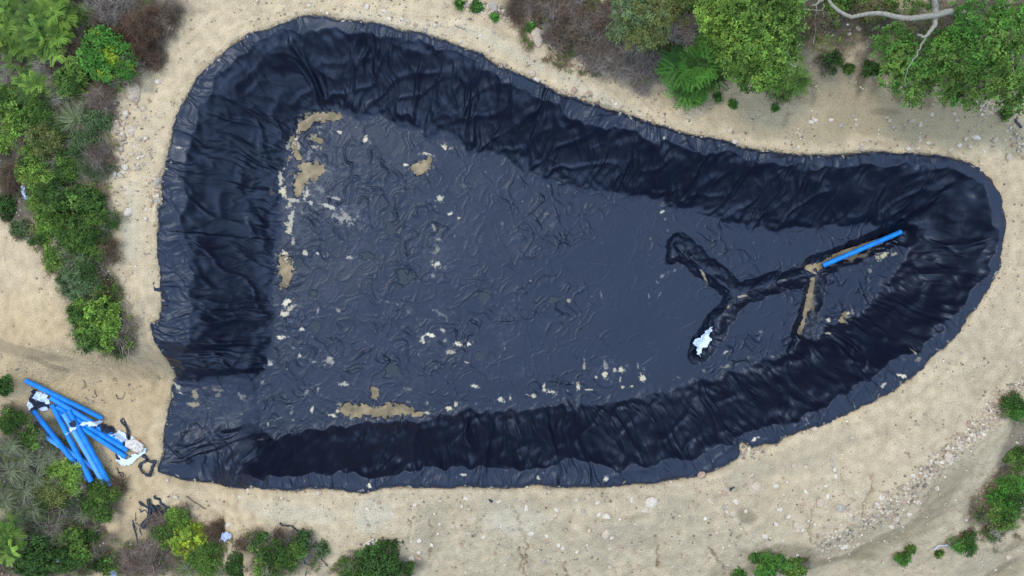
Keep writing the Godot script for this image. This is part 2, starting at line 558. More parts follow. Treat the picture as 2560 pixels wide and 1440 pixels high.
func folds(x: float, z: float, c: float, t: float) -> float:
	var h := 0.0
	var wx := x + 0.35 * nb.get_noise_2d(x * 0.9, z * 0.9)
	var wz := z + 0.35 * nb.get_noise_2d(x * 0.9 + 31.0, z * 0.9)
	var calm := clampf(0.7 + 0.9 * nc.get_noise_2d(x * 0.22 + 9.0, z * 0.22), 0.4, 1.0)
	if x > 2.0 and x < 9.0: calm *= 1.0 - 0.6 * smoothstep(2.0, 4.5, x) * (1.0 - smoothstep(7.5, 9.0, x))
	for tr in trenches:
		if not tr.box.grow(0.9).has_point(Vector2(x, z)): continue
		var dt: float = Geometry2D.get_closest_point_to_segment(Vector2(x, z), tr.a, tr.b).distance_to(Vector2(x, z))
		calm = maxf(calm, 0.95 - dt * 0.7)
	var flat := maxf(smoothstep(-0.45, 0.3, t), 0.9 * (1.0 - smoothstep(-9.6, -8.6, x)) * smoothstep(3.5, 4.6, z) * (1.0 - smoothstep(5.6, 6.6, z)))
	if flat > 0.0:
		var cut := clampf(nc.get_noise_2d(x * 0.8, z * 0.8) * 1.5 + 0.62, 0.1, 1.0)
		var cut2 := clampf(nc.get_noise_2d(x * 0.9 + 50.0, z * 0.9) * 1.7 + 0.5, 0.05, 1.0)
		h += flat * calm * (0.075 * pleat(na, wx * 0.62, wz * 0.62, 0.13) * cut + 0.06 * pleat(na, wx * 1.05 + 77.0, wz * 1.05, 0.17) * cut2 + 0.034 * pleat(nb, wx * 1.75, wz * 1.75, 0.22) * cut + 0.010 * pleat(nc, wx * 3.0 + 9.0, wz * 3.0, 0.34) * cut2 + 0.012 * nb.get_noise_2d(wx * 1.6, wz * 1.6))
	if flat < 1.0:
		# folds that run down the slope
		var i := clampi(int((x - FX) / FC + 0.5), 0, FW - 1)
		var j := clampi(int((z - FZ) / FC + 0.5), 0, FH - 1)
		var seg := f_near[j * FW + i]
		var p := Vector2(x, z)
		var best := 1e9
		var s := 0.0
		var nt := toe.size()
		for o in [-1, 0, 1]:
			var k: int = (seg + o + nt) % nt
			var a := toe[k]
			var b := toe[(k + 1) % nt]
			var q := Geometry2D.get_closest_point_to_segment(p, a, b)
			var d := p.distance_squared_to(q)
			if d < best:
				best = d
				s = toe_len[k] + a.distance_to(q)
		var down := -t
		var ws := s + 0.22 * nb.get_noise_2d(x * 0.7, z * 0.7 + 13.0) + 0.25 * down * nc.get_noise_2d(s * 0.12, 3.0)
		var k1 := tent(na, ws * 0.72, down * 0.13, 0.62)
		var k2 := tent(nb, ws * 1.35 + 20.0, down * 0.26, 0.60)
		var k3 := tent(nc, ws * 2.3 + down * 0.5, down * 0.9, 0.55)
		var k4 := tent(na, wx * 0.8 + 300.0, wz * 0.8, 0.5)
		var k5 := tent(nb, ws * 0.55 - down * 0.5, down * 0.45 + 11.0, 0.3)
		var k6 := pleat(nc, ws * 2.1 + 40.0, down * 0.16, 0.22)
		var m1 := clampf(0.62 + 1.1 * nc.get_noise_2d(s * 0.35, down * 0.25 + 70.0), 0.05, 1.0)
		var m2 := clampf(0.55 + 1.2 * na.get_noise_2d(s * 0.5 + 40.0, down * 0.3), 0.0, 1.0)
		var wall := smoothstep(-0.05, 0.5, c)
		var amp := lerpf(0.5, 1.0, wall)
		h += (1.0 - flat) * amp * (0.26 * k1 * m1 + 0.16 * k2 * m2 + 0.03 * k3 + 0.045 * k4 * m2 + 0.09 * k5 + 0.03 * k6)
		# fine pleats across the outer strip
		if wall < 1.0:
			h += (1.0 - wall) * 0.032 * crease(nb, ws * 2.4, down * 0.5, 0.3)
	# straight seams between the rolls
	return h

func soft_bowl(x: float, z: float) -> float:
	var d := 0.0
	for b in bowls:
		if not b.box.has_point(Vector2(x, z)): continue
		var n := 0.42 * na.get_noise_2d(x * 3.4, z * 3.4) + 0.26 * nb.get_noise_2d(x * 7.5, z * 7.5)
		for i in b.discs.size():
			var c: Vector3 = b.discs[maxi(i - 1, 0)]
			var e: Vector3 = b.discs[i]
			var ab := Vector2(e.x - c.x, e.y - c.y)
			var t := clampf(Vector2(x - c.x, z - c.y).dot(ab) / maxf(ab.length_squared(), 1e-6), 0.0, 1.0)
			if ab.length() > 0.75: t = roundf(t)
			var q: float = Vector2(x - c.x - ab.x * t, z - c.y - ab.y * t).length() / lerpf(c.z, e.z, t) + n
			d = maxf(d, b.deep * (1.0 - smoothstep(0.55, 1.1, q)))
	return d

func set_bowls():
	for b in [
		["mud", 0.085, [[845,292,8],[828,290,11],[800,291,13],[778,298,13],[760,308,13],[746,324,9]]],
		["mud", 0.075, [[732,347,8],[733,365,8],[740,382,7],[748,396,6]]],
		["mud", 0.085, [[745,482,9],[748,462,12],[757,440,15],[775,432,20],[798,424,15],[764,420,14]]],
		["mud", 0.085, [[1036,418,10],[1050,424,14],[1062,412,12],[1072,399,9]]],
		["mud", 0.085, [[712,655,14],[716,672,18],[714,690,12],[704,648,9]]],
		["mud", 0.06, [[707,712,9],[718,706,6]]],
		["mud", 0.085, [[862,1022,13],[885,1026,15],[915,1028,14],[945,1030,13],[975,1027,16],[1002,1026,14],[1026,1026,8]]],
		["mud", 0.05, [[1036,1036,7],[1054,1036,6]]],
		["mud", 0.06, [[935,975,9],[938,990,7]]],
		["mud", 0.06, [[2112,788,8],[2105,800,6]]],
		["mud", 0.06, [[785,345,9],[800,352,6]]],
		["dark", 0.07, [[1002,683,12],[1012,703,13],[1030,688,12]]],
		["dark", 0.06, [[970,562,7],[978,578,10]]],
		["dark", 0.06, [[912,640,10],[926,641,9]]],
		["dark", 0.06, [[978,922,11],[990,932,10]]],
		["dark", 0.05, [[747,656,9],[742,664,8]]],
		["dark", 0.05, [[782,735,10]]],
		["dark", 0.05, [[788,812,9]]],
		["dark", 0.05, [[1196,892,9]]],
		["dark", 0.04, [[1380,752,10]]],
		["dark", 0.04, [[1205,745,9],[1213,732,9]]]]:
		var discs := []
		var pts := PackedVector2Array()
		for d in b[2]:
			var p := plan(d[0], d[1], -DEEP)
			discs.append(Vector3(p.x, p.z, d[2] / UNIT * 1.25))
			for k in 14:
				pts.append(Vector2(p.x, p.z) + Vector2.from_angle(TAU * k / 14.0) * d[2] / UNIT * 1.5)
		var box := Rect2(pts[0], Vector2.ZERO)
		for q in pts: box = box.expand(q)
		bowls.append({"kind": b[0], "deep": b[1], "discs": discs, "box": box.grow(0.2), "hull": Geometry2D.convex_hull(pts)})

func build_liner():
	set_bowls()
	var step := 0.037
	var x0 := -15.7
	var z0 := -10.95
	var nx := 952
	var nz := 520
	var hs := PackedFloat32Array()
	hs.resize(nx * nz)
	var os := PackedFloat32Array()
	os.resize(nx * nz)
	for j in nz:
		var z := z0 + j * step
		for i in nx:
			var x := x0 + i * step
			var k := j * nx + i
			var o := field(f_outer, x, z)
			if o < -0.4:
				os[k] = -1.0
				continue
			if o < 0.6:
				o += 0.06 * na.get_noise_2d(x * 1.1, z * 1.1) + 0.034 * nb.get_noise_2d(x * 3.7, z * 3.7) + 0.018 * nc.get_noise_2d(x * 9.0, z * 9.0)
			os[k] = o
			if o < -0.12: continue
			var c := field(f_crest, x, z)
			var t := field(f_toe, x, z)
			var w1 := nc.get_noise_2d(x * 0.8, z * 0.8)
			if c < 0.9: c += (0.17 * w1 + 0.07 * nb.get_noise_2d(x * 2.2, z * 2.2)) * (1.0 - smoothstep(0.1, 0.9, c))
			c = minf(c, o - 0.22) if o < 0.5 else c
			if t > -0.9: t += (0.17 * nb.get_noise_2d(x * 0.7 + 5.0, z * 0.7) + 0.10 * w1 + 0.07 * na.get_noise_2d(x * 2.4, z * 2.4 + 8.0)) * smoothstep(-0.9, -0.1, t)
			var h := pit(x, z, c, t) + folds(x, z, c, t)
			if t > -0.3: h -= soft_bowl(x, z)
			# the edge is tucked down into the sand
			if o < 0.16: h -= 0.13 * (1.0 - smoothstep(-0.02, 0.14, o)) 
			hs[k] = h
	# loose flap at the west end of the ramp: sheet folded over in a ridge
	var fa := plan(448, 935, 0)
	var fb := plan(600, 918, -1.0)
	for j in nz:
		for i in nx:
			var k := j * nx + i
			if os[k] < -0.12: continue
			var x := x0 + i * step
			var z := z0 + j * step
			if x > fb.x + 1.2 or x < fa.x - 0.5 or z > fa.z + 1.2 or z < fa.z - 1.6: continue
			var p := Vector2(x, z)
			var q := Geometry2D.get_closest_point_to_segment(p, Vector2(fa.x, fa.z), Vector2(fb.x, fb.z))
			var d := (p - q).length()
			var side := 0.95 if p.y < q.y else 0.38
			var along := 1.0 - smoothstep(0.0, 1.0, (p.x - fa.x - 1.4) / 1.9)
			hs[k] += 0.42 * along * (1.0 - smoothstep(0.0, side, d)) * smoothstep(0.0, 0.3, os[k])
	var at := PackedInt32Array()
	at.resize(nx * nz)
	at.fill(-1)
	var v := PackedVector3Array()
	var n := PackedVector3Array()
	var uv := PackedVector2Array()
	for j in range(1, nz - 1):
		for i in range(1, nx - 1):
			var k := j * nx + i
			var o := os[k]
			if o < -0.075: continue
			var x := x0 + i * step
			var z := z0 + j * step
			if o < 0.0:
				var g := Vector2(os[k + 1] - os[k - 1], os[k + nx] - os[k - nx])
				if g.length() < 1e-6: continue
				g = g.normalized()
				x -= g.x * o
				z -= g.y * o
			at[k] = v.size()
			v.append(Vector3(x, hs[k], z))
			uv.append(Vector2((x - x0) / (nx * step), (z - z0) / (nz * step)))
			n.append(Vector3(-(hs[k + 1] - hs[k - 1]) / (2 * step), 1.0, -(hs[k + nx] - hs[k - nx]) / (2 * step)).normalized() if o > 0.05 else Vector3.UP)
	var idx := PackedInt32Array()
	for j in nz - 1:
		for i in nx - 1:
			var k := j * nx + i
			var a := at[k]
			var b := at[k + 1]
			var d := at[k + nx]
			var e := at[k + nx + 1]
			if a < 0 or b < 0 or d < 0 or e < 0: continue
			if maxf(maxf(os[k], os[k + 1]), maxf(os[k + nx], os[k + nx + 1])) <= 0.0: continue
			idx.append_array(PackedInt32Array([a, b, e, a, e, d]))
	var arr := []
	arr.resize(Mesh.ARRAY_MAX)
	arr[Mesh.ARRAY_VERTEX] = v
	arr[Mesh.ARRAY_NORMAL] = n
	arr[Mesh.ARRAY_TEX_UV] = uv
	arr[Mesh.ARRAY_INDEX] = idx
	var mesh := ArrayMesh.new()
	mesh.add_surface_from_arrays(Mesh.PRIMITIVE_TRIANGLES, arr)
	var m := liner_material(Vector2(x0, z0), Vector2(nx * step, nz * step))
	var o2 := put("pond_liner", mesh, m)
	tag(o2, "huge crumpled black plastic sheet lining the whole excavated pond", "pond liner")

func liner_material(lo: Vector2, size: Vector2) -> StandardMaterial3D:
	var W := 1700
	var H := int(W * size.y / size.x)
	var mask := PackedFloat32Array()
	mask.resize(W * H)
	var mud := PackedFloat32Array()
	mud.resize(W * H)
	# dried silt: px, py, rx, ry, degrees, strength, how brown
	var silt := [
		[450,370,14,4,10,0.8,0.1], [912,348,9,11,20,1.0,0.2], [845,328,16,5,30,0.9,0.1], [800,318,20,6,-10,0.5,0], [770,395,10,30,20,0.55,0.1], [702,450,6,26,0,0.9,0.3], [708,480,12,18,-25,1.0,0.35], [725,360,8,22,10,0.8,0.3], [745,365,8,12,0,0.8,0.3], [790,368,14,9,20,0.8,0.35], [790,400,9,12,-20,0.5,0.1],
		[765,485,12,18,0,0.85,0.1], [800,475,30,12,30,0.5,0], [735,500,18,8,10,0.8,0.1], [775,505,14,8,30,0.8,0.1], [722,515,8,12,0,0.8,0.3], [728,545,10,34,6,0.8,0.1], [722,570,12,20,-10,0.9,0.35], [732,605,6,12,0,0.7,0.1], [710,632,12,8,0,1.0,0.3], [765,632,9,7,0,0.9,0.1], [796,634,7,5,0,0.8,0],
		[822,516,26,8,25,0.8,0], [860,545,34,18,20,0.65,0.1], [895,535,12,10,0,0.6,0.2], [838,496,22,4,15,0.7,0], [820,425,24,16,0,0.35,0], [1015,412,9,6,0,1.0,0.2], [1068,385,12,5,10,0.9,0.3], [1110,368,12,7,30,1.0,0.3], [1125,372,10,4,-20,0.7,0.3], [1085,390,6,6,0,0.6,0.3],
		[1098,497,12,10,0,0.85,0.2], [1125,535,12,4,-20,0.9,0], [1147,545,5,5,0,0.9,0.4], [1085,570,5,18,-20,0.6,0.2], [1098,600,10,8,0,0.6,0.2], [1092,626,16,14,0,0.6,0.35], [1092,660,14,12,10,0.9,0.2], [1082,690,8,14,0,0.5,0], [875,642,10,7,0,0.7,0], [918,648,16,6,0,0.5,0.2],
		[718,755,16,9,-30,1.0,0.1], [725,770,22,9,-20,0.8,0.2], [712,785,14,10,0,0.95,0.15], [740,775,18,5,20,0.5,0], [780,737,14,8,0,0.5,0.1], [795,778,4,14,15,0.6,0], [848,778,14,5,30,0.6,0], [756,822,6,6,-40,0.9,0], [703,845,11,8,0,1.0,0.15], [735,868,10,5,10,0.5,0], [748,890,6,10,20,0.8,0.1], [678,910,10,8,40,0.8,0.1], [787,905,18,3,10,0.6,0], [822,903,14,14,0,0.7,0.15], [655,955,8,14,0,0.5,0], [605,990,12,14,-30,0.5,0.1],
		[862,960,18,7,5,0.75,0.15], [768,982,8,9,0,0.6,0.1], [795,975,5,12,10,0.6,0], [780,1025,5,12,10,0.9,0.1], [730,1030,6,14,15,0.5,0], [830,1038,14,6,20,1.0,0.25], [845,1030,8,6,0,0.9,0.2], [878,1040,6,8,0,0.7,0.3], [1070,1033,14,5,0,0.9,0.3], [1122,1020,12,8,0,1.0,0.3], [1140,1012,6,8,0,0.9,0.3], [1068,1008,5,8,0,0.6,0.1], [1020,1005,24,5,5,0.4,0], [1020,975,16,8,0,0.45,0.4],
		[1075,838,16,5,10,1.0,0.1], [1058,850,8,14,-35,0.9,0.3], [1108,825,8,5,30,0.7,0], [1112,850,5,8,0,0.6,0], [1145,860,13,7,10,1.0,0.15], [1170,860,7,6,0,1.0,0.1], [1128,882,14,8,0,0.8,0.4], [1165,905,9,3,15,0.8,0.1], [1195,892,8,10,0,0.5,0.6], [1100,785,34,8,35,0.4,0], [1025,780,14,10,0,0.4,0.3], [970,755,10,5,30,0.6,0], [995,762,10,4,40,0.4,0],
		[1190,966,14,6,5,0.85,0.1], [1250,1000,12,8,30,0.9,0.1], [1275,995,5,10,-15,0.9,0.3], [1335,990,10,6,0,0.9,0.35], [1360,970,5,14,0,0.9,0.2], [1378,980,18,6,0,1.0,0.3], [1320,988,10,4,30,0.8,0.3], [1446,964,7,12,8,0.95,0.25], [1475,974,12,3,0,0.9,0.2], [1460,912,4,18,0,0.7,0.3], [1512,912,12,18,-10,0.6,0.1], [1514,936,9,12,0,0.95,0.3], [1490,942,5,6,0,0.8,0.2], [1554,925,9,9,0,0.95,0.25], [1537,925,4,9,0,0.8,0.3], [1550,950,3,8,0,0.8,0.2], [1556,967,6,5,0,0.9,0.5], [1580,965,6,4,0,0.9,0.4], [1608,945,9,13,-25,0.95,0.25], [1595,915,3,9,-10,0.6,0.1], [1697,944,10,3,30,0.7,0.5], [1730,955,14,3,20,0.4,0.5],
		[1380,750,9,6,0,0.6,0.6], [1420,752,7,6,0,0.7,0.4], [1504,742,3,16,-8,0.6,0.1], [1622,740,3,10,0,0.5,0], [1655,690,16,5,-30,0.5,0.1], [1650,735,4,10,30,0.4,0], [1380,560,10,26,10,0.3,0.5], [1370,535,14,6,0,0.4,0.4], [1655,530,6,5,0,0.9,0.2], [1370,465,5,4,0,0.6,0.1], [1255,560,8,6,0,0.4,0.2], [1160,465,10,10,0,0.35,0.3],
		[1815,880,9,5,-25,0.8,0.3], [1815,915,16,7,-20,0.6,0.5], [1845,910,10,4,-20,0.5,0.5], [1930,892,10,6,0,0.5,0.5], [1760,928,6,8,0,0.6,0.6], [1870,895,5,6,0,0.6,0.5], [1905,830,8,5,20,0.5,0], [2070,800,9,8,0,0.9,0.2], [2062,832,9,4,0,0.8,0.1], [2118,785,8,7,0,0.9,0.3], [2130,780,5,12,0,0.5,0.1], [2205,640,22,10,-20,0.9,0.4], [2175,675,7,14,20,0.6,0.3], [2235,635,14,6,0,0.7,0.3], [2172,700,4,20,0,0.35,0.1], [1760,690,6,16,-20,0.8,0.4], [1855,740,12,4,-20,0.8,0.4], [1822,768,4,5,0,0.7,0.5], [1960,700,14,4,-10,0.6,0.4], [2015,675,6,8,0,0.5,0.5], [2070,665,30,6,-20,0.6,0.8], [2150,640,70,7,-24,0.6,0.9], [2030,760,6,60,8,0.6,0.9],
		[488,985,10,18,5,0.75,0.75], [488,1012,16,10,10,0.8,0.75], [510,1015,10,5,0,0.6,0.7], [540,975,22,9,10,0.6,0.6], [545,985,10,10,0,0.6,0.7], [445,970,8,8,0,0.8,0.2], [452,982,8,3,20,0.9,0.1], [468,1008,8,5,30,0.6,0.1], [440,960,6,10,0,0.8,0.2], [522,1020,9,5,10,0.6,0.1], [598,1035,12,6,0,0.5,0.4], [610,1000,10,8,30,0.4,0], [490,1120,14,3,-30,0.6,0], [515,1128,5,3,0,0.6,0], [500,1110,20,4,-45,0.3,0], [660,1095,16,3,0,0.4,0.1], [670,1060,8,3,80,0.7,0], [700,1045,14,3,-20,0.6,0.1],
		[925,1212,5,10,-30,1.0,0.2], [1160,1187,9,5,10,0.9,0.15], [1345,1192,10,5,20,0.9,0.2], [1515,1197,10,5,-25,0.9,0.2], [1885,1097,13,6,-25,1.0,0.25], [2252,940,14,6,15,1.0,0.2], [2295,898,9,10,0,0.6,0.8], [2285,880,4,9,0,0.7,0.2], [2208,962,5,10,30,0.8,0.2], [2195,985,4,12,20,0.7,0.2], [2135,1015,3,14,-20,0.6,0.3], [2015,1050,3,12,-30,0.6,0.3], [430,408,4,4,0,1.0,0], [1628,338,3,8,0,0.6,0], [1660,345,3,4,0,0.8,0]]
	for e in [[790,470,60,40,20,0.24,0.1], [850,535,70,36,20,0.26,0.1], [740,560,40,60,0,0.2,0.1], [730,770,50,40,0,0.2,0.1], [820,430,50,34,-20,0.2,0.0], [1085,850,60,30,20,0.12,0.1], [1520,925,50,34,0,0.14,0.1], [960,1030,150,24,0,0.16,0.2], [560,1010,120,40,0,0.12,0.3], [780,340,60,50,0,0.14,0.2], [1120,870,60,26,10,0.12,0.1], [1095,640,36,60,0,0.14,0.1]]:
		dab(mask, mud, W, H, lo, size, e, 1.6)
	rng.seed = 31
	for e in silt:
		dab(mask, mud, W, H, lo, size, e, 1.0)
		if e[2] + e[3] < 9: continue
		for q in 5:
			var a := rng.randf() * TAU
			var k := rng.randf_range(0.7, 1.7)
			dab(mask, mud, W, H, lo, size, [e[0] + cos(a) * (e[2] + 4.0) * k, e[1] + sin(a) * (e[3] + 4.0) * k, e[2] * rng.randf_range(0.2, 0.8), e[3] * rng.randf_range(0.2, 0.7), e[4] + rng.randf_range(-40, 40), e[5] * rng.randf_range(0.12, 0.5), e[6]], 1.2)
	for k in 260:
		# sand blown over the edge of the sheet
		var i := rng.randi() % outer.size()
		var p := outer[i].lerp(outer[(i + 1) % outer.size()], rng.randf())
		var f := UNIT * EYE / (EYE - ground(p.x, p.y))
		dab(mask, mud, W, H, lo, size, [1280.0 + p.x * f + rng.randfn() * 3.0, 720.0 + p.y * f + rng.randfn() * 3.0, rng.randf_range(2, 9), rng.randf_range(1.5, 5), rng.randf() * 180.0, rng.randf_range(0.3, 0.9), 0.3], 1.3)
	for b in bowls:
		if b.kind != "mud": continue
		for d in b.discs:
			var k := UNIT * EYE / (EYE + DEEP)
			for q in 2:
				dab(mask, mud, W, H, lo, size, [1280.0 + d.x * k, 720.0 + d.y * k, d.z * UNIT * (1.15 + 0.25 * q), d.z * UNIT * (1.0 + 0.25 * q), 40.0 * q, 0.8 - 0.3 * q, 0.8 - 0.4 * q], 1.2)
	rng.seed = 77
	for k in 420:
		# little crumbs of silt along the foot of the slopes and all over the floor
		var px := rng.randf_range(690, 2200)
		var py := rng.randf_range(300, 1060)
		var p := spot(px, py)
		var t := field(f_toe, p.x, p.z)
		if t < 0.0: continue
		if t > 1.2 and rng.randf() < 0.55: continue
		if p.x > 1.5 and rng.randf() < 0.5: continue
		dab(mask, mud, W, H, lo, size, [px, py, rng.randf_range(1.5, 7.0), rng.randf_range(1.5, 4.5), rng.randf() * 180.0, rng.randf_range(0.12, 0.6), rng.randf() * 0.3], 0.9)
	for k in 90:
		# thin pale scuffs
		var px := rng.randf_range(640, 2150)
		var py := rng.randf_range(330, 1090)
		dab(mask, mud, W, H, lo, size, [px, py, rng.randf_range(8, 45), rng.randf_range(0.6, 1.2), rng.randf_range(-25, 25), rng.randf_range(0.06, 0.2), 0.0], 0.3)
	for e in [[940,973,110,1.0,-1,0.22,0], [590,1032,115,1.2,-17,0.25,0], [640,1045,90,1.0,-14,0.2,0], [1615,905,42,1.3,-35,0.5,0], [884,640,1.0,60,0,0.25,0], [884,830,1.0,50,0,0.2,0], [1180,880,100,0.8,-12,0.2,0], [1500,660,120,0.8,4,0.22,0], [1520,772,110,0.8,2,0.15,0], [1075,560,0.8,80,8,0.15,0], [1290,560,0.8,120,2,0.12,0], [1000,745,120,0.8,1,0.12,0], [1020,320,10,1.0,-70,0.5,0]]:
		dab(mask, mud, W, H, lo, size, e, 0.25)
	for k in 80:
		# broad milky haze where water has dried
		var px := rng.randf_range(700, 1300)
		var py := rng.randf_range(320, 1040)
		dab(mask, mud, W, H, lo, size, [px, py, rng.randf_range(18, 60), rng.randf_range(12, 40), rng.randf() * 180.0, rng.randf_range(0.03, 0.11), 0.1], 1.7)
	var fine := FastNoiseLite.new()
	fine.seed = 3
	fine.frequency = 0.02
	fine.fractal_octaves = 5
	var dust := fine.get_image(W, H).get_data()
	var px_bytes := PackedByteArray()
	px_bytes.resize(W * H * 3)
	var rough := PackedByteArray()
	rough.resize(W * H)
	var q := 0
	for i in W * H:
		if (i & 1) == 0 or mask[i] > 0.0:
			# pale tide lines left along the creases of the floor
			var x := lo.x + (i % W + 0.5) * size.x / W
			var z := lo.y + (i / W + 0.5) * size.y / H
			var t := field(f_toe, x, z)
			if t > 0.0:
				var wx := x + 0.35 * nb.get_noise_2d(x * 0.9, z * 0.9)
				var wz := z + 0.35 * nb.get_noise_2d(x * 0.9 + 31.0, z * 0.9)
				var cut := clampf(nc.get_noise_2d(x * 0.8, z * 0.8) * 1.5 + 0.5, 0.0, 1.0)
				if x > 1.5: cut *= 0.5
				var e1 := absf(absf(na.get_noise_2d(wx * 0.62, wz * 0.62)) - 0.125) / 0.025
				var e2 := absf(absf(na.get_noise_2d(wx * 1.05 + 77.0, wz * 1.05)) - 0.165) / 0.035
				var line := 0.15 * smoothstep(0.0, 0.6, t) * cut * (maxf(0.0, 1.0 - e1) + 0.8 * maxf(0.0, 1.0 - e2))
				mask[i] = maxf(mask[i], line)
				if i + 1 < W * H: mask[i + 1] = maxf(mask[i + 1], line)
		var w := clampf(mask[i], 0.0, 1.0)
		var b := clampf(mud[i], 0.0, 1.0)
		var d := dust[i] / 255.0
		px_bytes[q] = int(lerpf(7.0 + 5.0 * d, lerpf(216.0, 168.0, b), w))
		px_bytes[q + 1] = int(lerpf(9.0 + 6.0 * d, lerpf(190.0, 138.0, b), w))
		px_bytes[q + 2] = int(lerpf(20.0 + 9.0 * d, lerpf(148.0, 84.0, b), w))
		rough[i] = int(255.0 * lerpf(0.40 + 0.08 * d, 0.85, w))
		q += 3
	var m := mat("liner", Color.WHITE, 1.0)
	m.albedo_color = Color.WHITE
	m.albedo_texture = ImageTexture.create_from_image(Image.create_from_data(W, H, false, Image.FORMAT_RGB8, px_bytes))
	m.roughness_texture = ImageTexture.create_from_image(Image.create_from_data(W, H, false, Image.FORMAT_L8, rough))
	m.metallic_specular = 0.47
	# fine crumpling of the thin sheet
	var wr := FastNoiseLite.new()
	wr.seed = 9
	wr.noise_type = FastNoiseLite.TYPE_SIMPLEX
	wr.frequency = 0.026
	wr.fractal_type = FastNoiseLite.FRACTAL_RIDGED
	wr.fractal_octaves = 3
	wr.domain_warp_enabled = true
	wr.domain_warp_amplitude = 28.0
	wr.domain_warp_frequency = 0.012
	var wi := wr.get_image(W, H)
	wi.convert(Image.FORMAT_RGBA8)
	wi.bump_map_to_normal_map(1.6)
	m.normal_enabled = true
	m.normal_texture = ImageTexture.create_from_image(wi)
	m.normal_scale = 0.2
	return m

func dab(mask: PackedFloat32Array, mud: PackedFloat32Array, W: int, H: int, lo: Vector2, size: Vector2, e: Array, ragged: float):
	var c := spot(e[0], e[1])
	var scale := (EYE - c.y) / EYE / UNIT
	var rx: float = maxf(e[2] * scale, 0.012)
	var ry: float = maxf(e[3] * scale, 0.012)
	var reach := maxf(rx, ry) * 1.5 + 0.03
	var kx := W / size.x
	var kz := H / size.y
	var i0 := maxi(0, int((c.x - reach - lo.x) * kx))
	var i1 := mini(W - 1, int((c.x + reach - lo.x) * kx))
	var j0 := maxi(0, int((c.z - reach - lo.y) * kz))
	var j1 := mini(H - 1, int((c.z + reach - lo.y) * kz))
	var cr := cos(deg_to_rad(e[4]))
	var sr := sin(deg_to_rad(e[4]))
	var soft := 0.6 if e[5] > 0.6 else 0.95
	for j in range(j0, j1 + 1):
		for i in range(i0, i1 + 1):
			var x := lo.x + (i + 0.5) / kx
			var z := lo.y + (j + 0.5) / kz
			var u := ((x - c.x) * cr + (z - c.z) * sr) / rx
			var v := (-(x - c.x) * sr + (z - c.z) * cr) / ry
			var d := sqrt(u * u + v * v)
			if d > 1.6: continue
			d += ragged * (0.45 * na.get_noise_2d(x * 3.2, z * 3.2) + 0.35 * nb.get_noise_2d(x * 8.0, z * 8.0) + 0.2 * nc.get_noise_2d(x * 17.0, z * 17.0))
			var w: float = e[5] * (1.0 - smoothstep(1.0 - soft, 1.0, d))
			if w <= 0.0: continue
			var k := j * W + i
			if w > mask[k]:
				mask[k] = w
				mud[k] = e[6]

func flat_polygon(poly: PackedVector2Array, y: float) -> ArrayMesh:
	var st := SurfaceTool.new()
	st.begin(Mesh.PRIMITIVE_TRIANGLES)
	var tri := Geometry2D.triangulate_polygon(poly)
	for k in range(0, tri.size(), 3):
		var a := poly[tri[k]]
		var b := poly[tri[k + 1]]
		var c := poly[tri[k + 2]]
		var ids := [a, b, c] if (b - a).cross(c - a) > 0.0 else [a, c, b]
		for p in ids:
			st.set_normal(Vector3.UP)
			st.add_vertex(Vector3(p.x, y, p.y))
	return st.commit()

func build_puddles():
	var labels := ["crescent of brown muddy water at the upper left foot of the slope", "narrow brown puddle just below the crescent puddle on the liner", "largest brown puddle among white silt on the left of the liner", "tan triangular puddle alone on the upper middle of the liner", "brown rounded puddle against the left slope, halfway down the floor", "small brown puddle just below the rounded one on the left", "long thin brown puddle at the foot of the lower slope", "small brown puddle right of the long one at the lower slope", "small brown puddle above the long puddle on the lower floor", "small brown puddle right of the mud filled trench", "thin brown puddle inside the curve of the crescent puddle",
		"dark forked pool near the middle of the left floor", "small dark pool above the middle of the left floor", "small dark flat pool between creases, left of the forked pool", "dark star shaped pool on the lower left floor", "small dark pool touching the rounded brown puddle", "small dark pool right of the streaked white silt on the left", "small dark pool left of centre with a pale rim", "small dark pool right of the white silt pair on the lower floor", "small dark pool with brown rim on the middle floor", "faint dark pool in creases near the middle of the floor"]
	var k := 0
	for b in bowls:
		var o := put("puddle", flat_polygon(b.hull, -DEEP - b.deep * 0.42), M.mud if b.kind == "mud" else M.pool)
		tag(o, labels[k], "puddle", "", "structure")
		k += 1
	for w in [["muddy water under the blue pipe in the branching trench", -DEEP - 0.335, [[2025,664,10],[2048,672,14],[2075,675,12],[2130,655,12],[2190,625,12],[2235,600,9],[2240,590,6],[2100,645,8]]], ["strip of muddy water in the short trench below the blue pipe", -DEEP - 0.315, [[2040,698,6],[2034,730,7],[2028,775,8],[2016,808,8],[2006,832,6],[2036,700,5]]]]:
		var pts := PackedVector2Array()
		for d in w[2]:
			var p := plan(d[0], d[1], -DEEP)
			for q in 12: pts.append(Vector2(p.x, p.z) + Vector2.from_angle(TAU * q / 12.0) * d[2] / UNIT)
		var o := put("puddle", flat_polygon(Geometry2D.convex_hull(pts), w[1]), M.mud)
		tag(o, w[0], "puddle", "", "structure")

